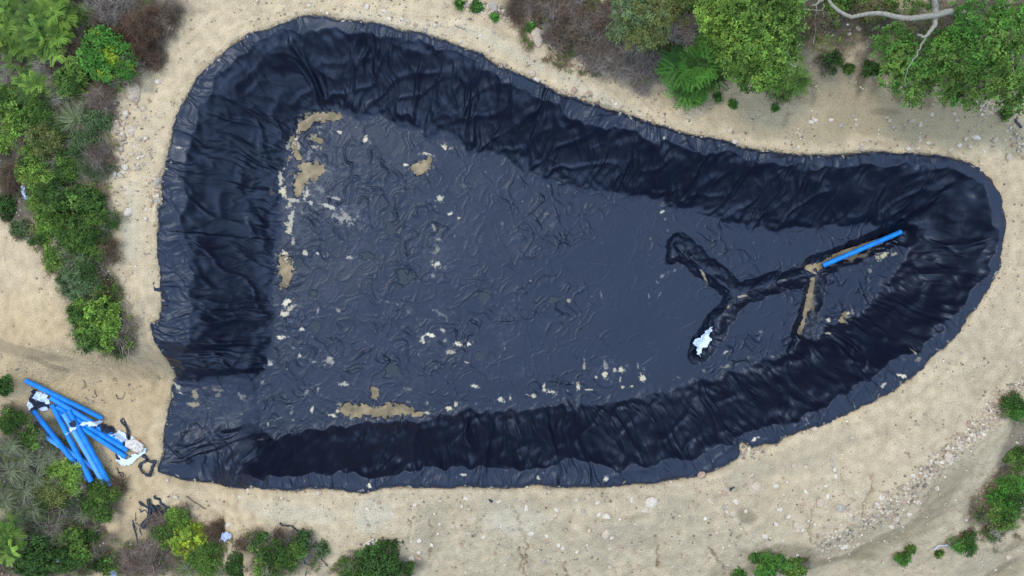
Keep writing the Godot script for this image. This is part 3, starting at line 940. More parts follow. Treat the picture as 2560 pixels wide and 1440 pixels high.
# ------------------------------------------------------------ stones
func rock_mesh(seed_: int, flat: float, slices := 9, rings := 6) -> ArrayMesh:
	var r := RandomNumberGenerator.new()
	r.seed = seed_
	var planes := []
	for k in 9:
		planes.append([Vector3(r.randf_range(-1, 1), r.randf_range(-0.8, 1), r.randf_range(-1, 1)).normalized(), r.randf_range(0.58, 0.92)])
	var pts := []
	for j in rings + 1:
		var row := []
		for i in slices:
			var th := PI * j / rings
			var ph := TAU * (i + 0.5 * (j % 2)) / slices
			var d := Vector3(sin(th) * cos(ph), cos(th), sin(th) * sin(ph))
			var l := 1.0 + 0.10 * na.get_noise_3d(d.x * 1.7 + seed_, d.y * 1.7, d.z * 1.7)
			for p in planes:
				var q: float = d.dot(p[0])
				if q * l > p[1]: l = p[1] / q
			row.append(d * l * Vector3(1, flat, 1))
		pts.append(row)
	var st := SurfaceTool.new()
	st.begin(Mesh.PRIMITIVE_TRIANGLES)
	st.set_smooth_group(-1)
	for j in rings:
		for i in slices:
			var i2 := (i + 1) % slices
			var a: Vector3 = pts[j][i]
			var b: Vector3 = pts[j][i2]
			var c: Vector3 = pts[j + 1][i]
			var d: Vector3 = pts[j + 1][i2]
			for tri in [[a, b, d], [a, d, c]]:
				if tri[0].distance_to(tri[1]) < 1e-4 or tri[1].distance_to(tri[2]) < 1e-4 or tri[0].distance_to(tri[2]) < 1e-4: continue
				for p in tri:
					st.set_color(Color.WHITE)
					st.add_vertex(p)
	st.generate_normals()
	return st.commit()

func multi(called: String, mesh: Mesh, m: Material, xf: Array, cols: Array, parent = null) -> MultiMeshInstance3D:
	var mm := MultiMesh.new()
	mm.transform_format = MultiMesh.TRANSFORM_3D
	mm.use_colors = true
	mm.mesh = mesh
	mm.instance_count = xf.size()
	for i in xf.size():
		mm.set_instance_transform(i, xf[i])
		mm.set_instance_color(i, cols[i])
	var o := MultiMeshInstance3D.new()
	o.multimesh = mm
	o.material_override = m
	if parent == null:
		o.name = numbered(called)
		add_child(o)
	else:
		o.name = called
		parent.add_child(o, true)
	o.set_meta("kind", "stuff")
	return o

func stone_tone() -> Color:
	var t := rng.randf()
	var c := Color(0.68, 0.485, 0.28)
	if t < 0.2: c = Color(0.80, 0.61, 0.39)
	elif t < 0.38: c = Color(0.52, 0.32, 0.165)
	elif t < 0.62: c = Color(0.46, 0.335, 0.205)
	elif t < 0.74: c = Color(0.26, 0.185, 0.11)
	var s := rng.randf_range(0.8, 1.12)
	return Color(c.r * s, c.g * s, c.b * s)

func build_gravel():
	rng.seed = 501
	var kinds := [rock_mesh(3, 0.7, 7, 4), rock_mesh(8, 0.55, 7, 4), rock_mesh(13, 0.8, 6, 4)]
	var xf := [[], [], []]
	var cols := [[], [], []]
	var n := 0
	for k in 110000:
		var px := rng.randf_range(-40, 2600)
		var py := rng.randf_range(-40, 1480)
		var p := plan(px, py)
		var o := field(f_outer, p.x, p.z)
		if o > -0.01: continue
		var d := nf.get_noise_2d(p.x * 0.5 + 90.0, p.z * 0.5)
		var thick := 0.10 + 0.55 * smoothstep(0.0, 0.45, d)
		if o > -0.9: thick += 0.28 * (1.0 - o / -0.9)
		if px < 400 and py > 180 and py < 560 and px > 270: thick += 0.3
		if py > 1225 and px > 900: thick += 0.16
		if px < 250 and py > 600: thick *= 0.6
		if rng.randf() > thick: continue
		var s := 0.010 + 0.05 * pow(rng.randf(), 4.0)
		add_stone(xf, cols, px, py, s)
	# the crumbled lines of rubble
	for line in [[[2055,1375],[2170,1310],[2260,1250],[2330,1180],[2390,1120],[2470,1050],[2545,960]], [[1150,5],[1240,25],[1330,60],[1390,110],[1440,145],[1500,178],[1560,190]], [[285,235],[300,330],[300,400],[298,440]], [[395,440],[398,480],[393,510]], [[1395,232],[1450,248],[1500,262],[1560,285]], [[2520,300],[2540,340],[2556,380]], [[2380,225],[2440,262],[2500,285]], [[1180,140],[1230,165],[1290,190]], [[420,930],[432,955],[440,975]], [[1840,1130],[1900,1125]]]:
		var w := 26.0 if line[0][0] > 2000 and line[0][1] > 900 else 15.0
		for s in line.size() - 1:
			var a := Vector2(line[s][0], line[s][1])
			var b := Vector2(line[s + 1][0], line[s + 1][1])
			for q in int(a.distance_to(b) * (3.0 if w > 20 else 1.6)):
				var c := a.lerp(b, rng.randf()) + Vector2(rng.randfn() * w * 0.55, rng.randfn() * w * 0.55)
				var p := plan(c.x, c.y)
				if field(f_outer, p.x, p.z) > -0.03: continue
				add_stone(xf, cols, c.x, c.y, 0.018 + 0.07 * pow(rng.randf(), 3.2))
	for q in 90:
		# crumbs washed down on to the sheet along the west side of the floor
		var line := [Vector2(800, 292), Vector2(745, 330), Vector2(735, 375), Vector2(720, 400), Vector2(703, 440), Vector2(702, 465), Vector2(712, 640), Vector2(716, 655)]
		var i := rng.randi() % 7
		if i == 5: continue
		var c: Vector2 = line[i].lerp(line[i + 1], rng.randf()) + Vector2(rng.randfn(), rng.randfn()) * 3.0
		add_stone(xf, cols, c.x, c.y, 0.02 + 0.05 * pow(rng.randf(), 2.0))
	for k in 3:
		tag(multi("gravel", kinds[k], M.stone, xf[k], cols[k]), ["loose pale gravel scattered over the sandy banks and paths", "flatter chips of pale gravel strewn over the sandy banks", "rounder crumbs of gravel strewn over the sandy banks"][k], "gravel", "", "stuff")

func add_stone(xf, cols, px, py, s):
	var g := spot(px, py)
	var b := Basis.from_euler(Vector3(rng.randf_range(-0.4, 0.4), rng.randf() * TAU, rng.randf_range(-0.4, 0.4))).scaled(Vector3(s * rng.randf_range(0.8, 1.4), s, s))
	var k := rng.randi() % 3
	xf[k].append(Transform3D(b, g + Vector3(0, s * 0.12, 0)))
	cols[k].append(stone_tone())

func build_rocks():
	rng.seed = 909
	var kinds := []
	for k in 7: kinds.append(rock_mesh(100 + k * 7, [0.7, 0.45, 0.85, 0.35, 0.6, 0.5, 0.75][k], 11, 8))
	var W := Color(0.80, 0.61, 0.40)
	var S := Color(0.68, 0.48, 0.285)
	var G := Color(0.50, 0.385, 0.25)
	var R := Color(0.56, 0.33, 0.19)
	var rocks := [
		[335,232,26,3,S,"large flat tan slab on the left path by the scrub"], [396,204,9,0,W,"white boulder on the upper left path, right of the dead bush"], [380,168,9,2,S,"tan rock at the edge of the dead brush, upper left"], [315,284,10,0,W,"pale boulder below the large slab on the left path"], [360,292,9,4,S,"tan rock right of the pale boulder on the left path"], [331,326,14,3,S,"low tan slab below the boulders on the left path"], [313,418,10,4,W,"pale rock by the scrub edge, upper left path"], [300,372,6,0,S,"small pale rock beside the tan grass tuft, left path"], [321,530,12,5,W,"rounded white rock in the middle of the left path"], [320,743,6,2,W,"small white stone on the left path near black scrap"],
		[296,316,6,0,S,"tan stone left of the low slab, left path"], [300,440,7,1,S,"flat stone under the pale rock, left scrub edge"], [346,420,6,2,G,"grey stone left of the loose rubble by the liner"], [392,455,9,5,G,"biggest grey stone of the rubble touching the left liner edge"], [398,500,8,4,G,"lowest stone of the rubble touching the left liner edge"],
		[772,14,6,0,W,"white stone above the top bulge of the liner"], [764,24,5,2,W,"smaller white stone beside the one above the liner bulge"], [917,19,9,0,W,"white rock right of the liner bulge, top path"], [905,12,6,2,S,"tan stone touching the white rock, top path"], [1070,58,6,0,S,"brownish round stone on the top path"], [1088,64,6,2,W,"white oval stone beside the brownish one, top path"], [1152,103,7,0,W,"white stone near the liner edge, top middle"],
		[1320,34,20,2,R,"rust coloured boulder against dead brush, top middle"], [1232,17,15,0,G,"grey boulder half hidden by plants at the top edge"], [1227,33,9,4,S,"tan stone below the grey boulder at the top edge"], [1345,92,24,5,S,"broad tan slab on the path edge below the dead brush"], [1383,118,8,3,W,"white flat stone between slab and dead brush"], [1437,133,12,2,S,"tan angular boulder with green sprig behind, top right path"], [1488,164,12,0,W,"bright white boulder in the stone row, top right path"], [1482,178,11,3,R,"rust flat stone leaning on the bright white boulder"], [1508,180,9,2,W,"pale stone right of the white boulder in the row"], [1527,184,8,0,S,"tan stone third from the right end of the row"], [1550,186,7,4,S,"tan stone second from the right end of the row"], [1572,186,11,5,S,"pointed tan rock at the right end of the stone row"], [1465,160,6,0,S,"small tan stone left of the bright white boulder"],
		[1330,182,10,5,S,"tan slab beside the liner edge, top middle"], [1343,200,9,3,W,"white slab lying on the liner edge, top middle"], [1434,226,9,0,R,"rust stone at the liner edge, top right"], [1472,232,6,2,R,"small rust stone right of the other at the liner edge"], [1540,260,7,0,W,"pale round stone at the liner edge, top right rubble"], [1825,326,9,5,S,"tan upright slab on the right path above the liner"], [1836,354,9,3,W,"white flat slab just above the liner, right path"],
		[2440,344,10,2,W,"white rock on the slope at the far upper right"], [2487,350,8,0,S,"tan rock right of the white one on the upper right slope"], [2140,312,6,3,S,"flat tan stone on the cut slope, left part"], [2078,300,7,3,W,"white flat stone on the cut slope, left part"], [2268,372,8,0,W,"white pointed stone on the liner edge, right end"], [2294,372,7,2,S,"tan stone right of the pointed one by the liner"], [2375,376,8,0,S,"tan stone above the right corner of the liner"], [2425,365,7,2,S,"stone on the path above the right corner"], [2300,312,6,0,W,"white stone on the middle of the cut slope"], [2390,222,8,2,S,"tan stone under the leafy tree, right"], [2524,280,9,4,R,"rust rock at the right edge under the tree"], [2522,392,10,3,S,"flat tan rock at the right edge of the path"], [2122,85,6,2,W,"pale block on the bare soil between the trees"], [2145,70,8,0,G,"grey block under a branch between the trees"],
		[337,1110,26,2,Color(0.86,0.68,0.50),"round tan boulder holding down white cloth by the pipes"],
		[1629,1254,17,4,W,"big white diamond shaped slab on the lower bank"], [1613,1275,9,3,W,"pale slab just below the big white diamond slab"], [1516,1291,11,0,W,"white boulder, right one of a pair on the lower bank"], [1496,1286,8,2,W,"white stone, left one of a pair on the lower bank"], [1516,1332,15,5,S,"tan buried boulder below the white pair, lower bank"], [930,1366,26,3,W,"white triangular slab above the dark bush, bottom"], [1328,1334,8,0,W,"white stone right of the long crack, lower bank"], [1366,1340,6,3,W,"flat white stone further right of the long crack"], [998,1355,10,3,S,"tan stone at the bottom, right of the white triangular slab"], [1208,1341,7,4,W,"white flat stone left of the long crack"], [1810,1232,9,2,R,"rust ring stone beside a black scrap, lower bank"], [1752,1187,11,5,R,"rust flat stone touching the liner, lower right"], [2037,1072,9,0,S,"tan block on the bank below the liner, right"], [1890,1215,13,5,S,"reddish pale slab left of white chips, lower right bank"], [1940,1215,8,3,W,"white chip right of the reddish slab, lower right bank"], [1950,1273,8,3,W,"white elongated slab on the lower right bank"], [2068,1240,9,3,W,"white flat slab by the hollow, lower right bank"], [2050,1258,12,3,S,"tan slab at the foot of the white one, lower right"], [2098,1270,13,4,G,"rounded grey boulder in a hollow, lower right bank"], [2124,1283,12,3,S,"orange tinged flat rock right of the rounded boulder"], [1995,1315,14,3,S,"broad tan slab, bottom right bank"], [1912,1341,9,0,W,"white boulder near the green bush, bottom right bank"], [2065,1214,6,0,W,"white round stone above the tan slab, lower right"],
		[2372,1142,16,5,S,"long tan slab at the upper end of the rubble line"], [2508,1026,13,5,S,"tan slab in the rubble at the right edge"], [2273,1284,9,0,W,"bright white rock in the middle of the rubble line"], [2226,1315,9,0,W,"bright white rock at the lower edge of the rubble line"], [2110,1366,13,5,W,"white slab at the lower left end of the rubble line"], [2294,1254,9,2,S,"tan rock on the outer side of the rubble line"], [2145,1360,8,4,S,"tan stone beside the white slab in the rubble line"], [2260,1254,9,4,R,"rust rock in the middle of the rubble line"], [2342,1220,9,3,S,"long tan stone outside the upper rubble line"], [2240,1295,9,2,S,"tan rock between the two bright white rubble rocks"], [2376,1155,7,0,W,"white rock below the long slab in the rubble line"], [2490,1050,8,0,R,"rust stone left of the slab at the right edge"], [2520,1392,8,2,S,"tan stone among wheel ruts, bottom right corner"],
		[600,1243,6,0,W,"white stone on the strip below the liner, lower left"], [395,1297,7,2,S,"middle stone of three under the black strips"], [380,1300,6,0,S,"left stone of three under the black strips"], [412,1297,8,4,W,"right pale stone of three under the black strips"], [440,1243,7,0,W,"white stone right of the black strip heap"], [573,1312,10,3,W,"pale slab above the dark bush, lower left"], [418,1200,6,0,W,"pale stone by the lower left liner corner"], [620,1225,5,0,W,"tiny white stone by a black scrap under the liner"], [796,1232,9,5,S,"buried tan stone under the liner, lower middle"]]
	var clip := {}
	for r in rocks:
		var mesh: ArrayMesh = kinds[(r[3] + int(r[0])) % 7]
		var o := MeshInstance3D.new()
		o.mesh = mesh
		o.name = numbered("rock")
		add_child(o)
		var key: String = str(r[4])
		if not clip.has(key):
			var m: StandardMaterial3D = M.stone.duplicate()
			m.vertex_color_use_as_albedo = false
			m.albedo_color = r[4].linear_to_srgb()
			clip[key] = m
		o.material_override = clip[key]
		var s: float = r[2] / UNIT
		var tall: float = s * (0.5 if s > 0.2 else 0.75)
		var g := spot(r[0], r[1])
		if r[0] == 337:
			g = spot(r[0], r[1], 0.06)
			tall = 0.36
		o.position = g + Vector3(0, tall * 0.18, 0)
		o.basis = Basis.from_euler(Vector3(rng.randf_range(-0.15, 0.15), rng.randf() * TAU, rng.randf_range(-0.15, 0.15))).scaled_local(Vector3(s * 1.1, tall, s * rng.randf_range(0.75, 0.95)))
		tag(o, r[5], "rock")
	# loose stones that only their patch tells apart
	for patch in [["small pale stone strewn on the lower bank beneath the pond", "loose stones on the lower bank", 1250,1330, 340,90, 60], ["small stone strewn on the lower right bank above the rubble line", "loose stones on the lower right bank", 1950,1260, 190,110, 45], ["small stone in the rubble line of the lower right embankment", "stones of the rubble line", 2280,1235, 0,0, 50], ["small stone strewn along the left path beside the scrub", "loose stones on the left path", 325,400, 40,190, 30], ["small stone on the cut slope under the leafy trees", "loose stones on the cut slope", 2250,330, 270,50, 30], ["small stone on the top path above the liner", "loose stones on the top path", 1000,70, 240,60, 26]]:
		var done := 0
		while done < patch[6]:
			var px: float = patch[2] + rng.randf_range(-1, 1) * patch[4]
			var py: float = patch[3] + rng.randf_range(-1, 1) * patch[5]
			if patch[4] == 0:
				var t := rng.randf()
				px = lerpf(2070, 2530, t) + rng.randfn() * 10.0
				py = lerpf(1365, 1000, t) + rng.randfn() * 16.0
			var p := plan(px, py)
			if field(f_outer, p.x, p.z) > -0.12: continue
			done += 1
			var s := rng.randf_range(0.05, 0.105)
			var o := MeshInstance3D.new()
			o.mesh = kinds[rng.randi() % 7]
			o.name = numbered("stone")
			add_child(o)
			o.material_override = clip.values()[[0, 1, 0, 1, 2, 3][rng.randi() % 6] % clip.size()]
			o.position = spot(px, py) + Vector3(0, s * 0.15, 0)
			o.basis = Basis.from_euler(Vector3(rng.randf_range(-0.3, 0.3), rng.randf() * TAU, rng.randf_range(-0.3, 0.3))).scaled_local(Vector3(s * rng.randf_range(1.0, 1.5), s * 0.7, s))
			tag(o, patch[0], "stone", patch[1])

# ------------------------------------------------------------ pipes
func tube(st: SurfaceTool, pts: Array, radii: Array, sides := 8, cap := true):
	var rings := []
	for i in pts.size():
		var dir: Vector3 = (pts[mini(i + 1, pts.size() - 1)] - pts[maxi(i - 1, 0)]).normalized()
		var side := dir.cross(Vector3.UP if absf(dir.y) < 0.9 else Vector3.RIGHT).normalized()
		var up := side.cross(dir)
		var ring := []
		for k in sides:
			var a := TAU * k / sides
			ring.append([pts[i] + (side * cos(a) + up * sin(a)) * radii[i], side * cos(a) + up * sin(a)])
		rings.append(ring)
	for i in pts.size() - 1:
		for k in sides:
			var k2 := (k + 1) % sides
			for q in [rings[i][k], rings[i][k2], rings[i + 1][k2], rings[i][k], rings[i + 1][k2], rings[i + 1][k]]:
				st.set_normal(q[1])
				st.add_vertex(q[0])
	if cap:
		var e: int = pts.size() - 1
		for k in sides:
			var k2 := (k + 1) % sides
			for q in [rings[e][k][0], rings[e][k2][0], pts[e]]:
				st.set_normal((pts[e] - pts[e - 1]).normalized())
				st.add_vertex(q)

func make_pipe(a: Vector3, b: Vector3, r: float, m, label, group):
	var o = base("plastic_pipe", a, label, "pipe", group)
	var st := SurfaceTool.new()
	st.begin(Mesh.PRIMITIVE_TRIANGLES)
	var d := b - a
	var n := 6
	var pts := []
	var rad := []
	var rin := []
	for i in n + 1:
		pts.append(d * i / n + Vector3(0, -0.012 * sin(PI * i / n), 0))
		rad.append(r)
		rin.append(r * 0.9)
	tube(st, pts, rad, 22, false)
	put("wall", st.commit(), m, o)
	st = SurfaceTool.new()
	st.begin(Mesh.PRIMITIVE_TRIANGLES)
	tube(st, pts, rin, 22, false)
	put("bore", st.commit(), m, o)
	for end in 2:
		# the cut rim between the two
		var rim := SurfaceTool.new()
		rim.begin(Mesh.PRIMITIVE_TRIANGLES)
		var p: Vector3 = pts[0] if end == 0 else pts[n]
		var ax: Vector3 = d.normalized() * (-1.0 if end == 0 else 1.0)
		tube(rim, [p, p + ax * 0.006, p + ax * 0.006, p], [r, r * 0.985, r * 0.915, r * 0.9], 22, false)
		put("rim", rim.commit(), m, o)
	return o

func pile_top(x: float, z: float) -> float:
	var h := top(x, z)
	for p in pile:
		var a := Vector2(p[0].x, p[0].z)
		var b := Vector2(p[1].x, p[1].z)
		var q := Geometry2D.get_closest_point_to_segment(Vector2(x, z), a, b)
		var d := q.distance_to(Vector2(x, z))
		if d < p[2]:
			var t := a.distance_to(q) / a.distance_to(b)
			h = maxf(h, lerpf(p[0].y, p[1].y, t) + sqrt(p[2] * p[2] - d * d))
	return h

func build_pipes():
	var r := 0.102
	var g := "blue pipes heaped on the sand"
	for p in [
		[64,951,0.1, 256,1046,0.1, "pipe", "blue pipe along the upper right side of the heap"],
		[127,994,0.1, 309,1105,0.1, "half", "lighter blue pipe with its lower end beside the tan boulder"],
		[142,1017,0.1, 319,1126,0.1, "pipe", "blue pipe squeezed between the lighter pipe and another at the boulder"],
		[146,1031,0.1, 315,1142,0.1, "pipe", "blue pipe lowest of the three ending at the boulder"],
		[104,1084,0.02, 289,1207,0.03, "faded", "pale dusty pipe at the bottom of the heap, half hidden"],
		[160,1034,0.31, 265,1218,0.24, "faded", "sun faded pale blue pipe lying across the heap"],
		[172,1026,0.31, 276,1214,0.24, "pipe", "bright blue pipe lying beside the faded one across the heap"],
		[82,1026,0.1, 219,1198,0.29, "pipe", "blue pipe nearest the tussock grass on the left"],
		[130,1012,0.1, 228,1203,0.46, "pipe", "blue pipe with its far end propped on its neighbour"]]:
		var ga := spot(p[0], p[1]).y
		var gb := spot(p[3], p[4]).y
		var a := plan(p[0], p[1], ga + p[2])
		var b := plan(p[3], p[4], gb + p[5])
		pile.append([a, b, r])
		make_pipe(a, b, r, M[p[6]], p[7], g)
	var y := -DEEP - 0.12
	var a := plan(2057, 664, y)
	var b := plan(2252, 580, y + 0.06)
	make_pipe(a, b, 0.108, M.pipe, "single bright blue pipe lying in the muddy trench of the pond", "")

# ------------------------------------------------------------ cloth
func cloth(called, outline: Array, white: float, seed_: float, amp: float, label: String, category: String, lift := 0.02):
	var poly := PackedVector2Array()
	for q in outline:
		var s := spot(q[0], q[1], 0.1)
		poly.append(Vector2(s.x, s.z))
	var box := Rect2(poly[0], Vector2.ZERO)
	for q in poly: box = box.expand(q)
	box = box.grow(0.06)
	var step := 0.022
	var nx := int(box.size.x / step) + 2
	var nz := int(box.size.y / step) + 2
	var hs := PackedFloat32Array()
	hs.resize(nx * nz)
	var v := PackedVector3Array()
	var n := PackedVector3Array()
	var c := PackedColorArray()
	var at := PackedInt32Array()
	at.resize(nx * nz)
	at.fill(-1)
	for j in nz:
		for i in nx:
			var x := box.position.x + i * step
			var z := box.position.y + j * step
			var k1 := crease(na, x * 2.2 + seed_, z * 2.2, 0.35)
			var k2 := crease(nb, x * 4.3 + seed_, z * 4.3, 0.35)
			hs[j * nx + i] = pile_top(x, z) + lift + amp * (0.95 * k1 + 0.6 * k2 + 0.25 * nc.get_noise_2d(x * 3.0, z * 3.0 + seed_))
	for pass_ in 2:
		var src := hs.duplicate()
		for j in range(1, nz - 1):
			for i in range(1, nx - 1):
				var k := j * nx + i
				hs[k] = maxf(src[k], (src[k - 1] + src[k + 1] + src[k - nx] + src[k + nx]) * 0.25)
	for j in range(1, nz - 1):
		for i in range(1, nx - 1):
			var x := box.position.x + i * step
			var z := box.position.y + j * step
			var wob := Vector2(na.get_noise_2d(x * 4.0, z * 4.0 + seed_), nb.get_noise_2d(x * 4.0, z * 4.0 + seed_)) * 0.06
			if not Geometry2D.is_point_in_polygon(Vector2(x, z) + wob, poly): continue
			var k := j * nx + i
			at[k] = v.size()
			v.append(Vector3(x, hs[k], z))
			n.append(Vector3(-(hs[k + 1] - hs[k - 1]) / (2 * step), 1.0, -(hs[k + nx] - hs[k - nx]) / (2 * step)).normalized())
			var q := nc.get_noise_2d(x * 2.0 + seed_ * 3.0, z * 2.0) * 0.5 + 0.5
			c.append((Color(0.42, 0.43, 0.46) if category.begins_with("plastic") else Color(0.70, 0.68, 0.66)) if q < white else Color(0.022, 0.022, 0.03))
	var idx := PackedInt32Array()
	for j in nz - 1:
		for i in nx - 1:
			var k := j * nx + i
			var q := [at[k], at[k + 1], at[k + nx + 1], at[k + nx]]
			if q.min() < 0: continue
			idx.append_array(PackedInt32Array([q[0], q[1], q[2], q[0], q[2], q[3]]))
	if idx.is_empty(): return null
	var arr := []
	arr.resize(Mesh.ARRAY_MAX)
	arr[Mesh.ARRAY_VERTEX] = v
	arr[Mesh.ARRAY_NORMAL] = n
	arr[Mesh.ARRAY_COLOR] = c
	arr[Mesh.ARRAY_INDEX] = idx
	var mesh := ArrayMesh.new()
	mesh.add_surface_from_arrays(Mesh.PRIMITIVE_TRIANGLES, arr)
	return tag(put(called, mesh, M.cloth), label, category)

func build_cloths():
	cloth("white_cloth", [[76,962],[88,972],[104,982],[122,984],[128,1005],[122,1022],[108,1030],[92,1022],[78,1024],[66,1020],[68,1000],[76,985]], 0.60, 3.0, 0.12, "crumpled white and black cloth bunched on the pipe ends, left", "cloth")
	cloth("white_cloth", [[180,1078],[192,1064],[200,1055],[206,1062],[226,1050],[236,1047],[256,1053],[257,1064],[248,1067],[232,1058],[212,1062],[200,1072],[184,1082]], 0.85, 9.0, 0.03, "narrow white cloth strip draped across the middle of the pipes", "cloth")
	cloth("white_cloth", [[282,1080],[296,1074],[308,1078],[318,1088],[334,1092],[330,1100],[314,1102],[304,1096],[288,1086]], 0.62, 14.0, 0.05, "white cloth between the pipe ends and the strap loop", "cloth")
	cloth("white_cloth", [[287,1132],[300,1136],[316,1148],[326,1140],[345,1132],[358,1122],[366,1122],[364,1134],[344,1145],[328,1160],[316,1168],[300,1164],[288,1152]], 0.72, 21.0, 0.05, "white sheet edged with dark cloth under the tan boulder", "cloth")
	cloth("black_cloth", [[256,1056],[270,1062],[286,1070],[286,1080],[272,1080],[258,1070]], 0.0, 5.0, 0.05, "black cloth lying between white strip and white cloth, right of pipes", "cloth")
	cloth("black_cloth", [[188,1052],[200,1046],[208,1058],[200,1066]], 0.0, 6.0, 0.03, "small black cloth poking out between crossing pipes", "cloth")
	cloth("white_cloth", [[1783,815],[1775,838],[1777,852],[1768,866],[1758,872],[1752,890],[1740,888],[1742,868],[1732,856],[1742,845],[1754,838],[1770,820]], 1.0, 30.0, 0.09, "bright white crumpled cloth stuffed in the trench end of the pond", "cloth", 0.12)
	cloth("black_scrap", [[376,698],[386,716],[400,722],[398,732],[384,730],[381,714]], 0.0, 8.0, 0.02, "black plastic scrap just left of the liner edge, left path", "scrap")
	cloth("black_scrap", [[260,688],[274,682],[278,700],[284,706],[276,710],[262,700]], 0.0, 11.0, 0.06, "black plastic scrap caught in the scrub, left path", "scrap")
	cloth("black_scrap", [[1210,1246],[1222,1245],[1233,1250],[1232,1257],[1220,1253]], 0.0, 13.0, 0.02, "dark blue black scrap below the liner, lower middle", "scrap")
	cloth("black_scrap", [[1822,1218],[1838,1218],[1838,1222],[1830,1229]], 0.0, 15.0, 0.02, "small black triangular scrap beside the rust ring stone", "scrap")
	cloth("black_scrap", [[321,955],[326,964],[317,968],[311,980],[315,966]], 0.0, 17.0, 0.01, "black pointed scrap on the bare sand above the pipes", "scrap")
	cloth("black_scrap", [[422,1235],[424,1242],[409,1248],[412,1244]], 0.0, 19.0, 0.02, "black pointed scrap right above the heap of strips", "scrap")
	cloth("black_scrap", [[379,1243],[393,1236],[389,1248],[380,1254]], 0.0, 23.0, 0.02, "bent black scrap at the top of the heap of strips", "scrap")
	cloth("black_scrap", [[618,1234],[628,1233],[628,1237],[619,1237]], 0.0, 24.0, 0.01, "tiny black scrap beside a tiny white stone below the liner", "scrap")
	cloth("black_scrap", [[300,1385],[305,1390],[290,1402],[288,1400]], 0.0, 25.0, 0.02, "black pointed scrap on the brown ground at the lower left", "scrap")
	cloth("plastic_bag", [[160,1325],[170,1322],[178,1330],[170,1340],[160,1338]], 1.0, 40.0, 0.08, "white plastic bag in the dry grass, lower left", "plastic bag")
	cloth("plastic_bag", [[172,1376],[182,1376],[184,1386],[174,1386]], 1.0, 42.0, 0.08, "small white plastic bag in the dark green bush, lower left", "plastic bag", 0.9)
	cloth("plastic_bag", [[274,1426],[284,1424],[292,1434],[288,1445],[274,1445]], 1.0, 44.0, 0.08, "white plastic bag at the bottom edge, lower left", "plastic bag")
	cloth("plastic_bag", [[552,1338],[562,1328],[580,1336],[578,1346],[564,1352],[552,1348]], 0.9, 46.0, 0.09, "pale grey plastic bag right of the yellow green bush", "plastic bag", 0.1)
	cloth("plastic_bag", [[56,466],[64,462],[70,482],[80,500],[72,508],[62,490]], 0.95, 48.0, 0.09, "pale plastic sheet torn in the scrub at the far left", "plastic sheet", 0.15)

# ------------------------------------------------------------ straps and sticks
func ribbon(called, line: Array, width: float, label, category, curl := 0.04, group := "", m = null, lift := 0.015):
	var pts := []
	var curve := Curve3D.new()
	for q in line:
		curve.add_point(spot(q[0], q[1], lift))
	for i in line.size():
		var a: Vector3 = curve.get_point_position(maxi(i - 1, 0))
		var b: Vector3 = curve.get_point_position(mini(i + 1, line.size() - 1))
		curve.set_point_in(i, (a - b) * 0.16)
		curve.set_point_out(i, (b - a) * 0.16)
	var n := int(curve.get_baked_length() / 0.04) + 3
	for i in n + 1:
		var p := curve.sample_baked(curve.get_baked_length() * i / n)
		p.y = maxf(p.y, pile_top(p.x, p.z) + lift) + curl * (0.5 + 0.5 * nb.get_noise_2d(i * 0.13, line[0][0]))
		pts.append(p)
	var st := SurfaceTool.new()
	st.begin(Mesh.PRIMITIVE_TRIANGLES)
	var rows := []
	for i in n + 1:
		var d: Vector3 = (pts[mini(i + 1, n)] - pts[maxi(i - 1, 0)]).normalized()
		var tilt := 0.8 * na.get_noise_2d(i * 0.09, line[0][1] * 1.7)
		var side := d.cross(Vector3.UP).normalized().rotated(d, tilt)
		var up := side.cross(d).normalized()
		if up.y < 0: up = -up
		var w := width * (0.85 + 0.35 * nc.get_noise_2d(i * 0.2, line[0][0]))
		if i == 0 or i == n: w *= 0.6
		rows.append([pts[i] - side * w * 0.5, pts[i] + up * w * 0.12, pts[i] + side * w * 0.5, pts[i] - up * 0.012])
	for i in n:
		for k in 4:
			var k2 := (k + 1) % 4
			for q in [rows[i][k], rows[i][k2], rows[i + 1][k2], rows[i][k], rows[i + 1][k2], rows[i + 1][k]]:
				st.add_vertex(q)
	st.generate_normals()
	return tag(put(called, st.commit(), m if m else M.strap), label, category, group)

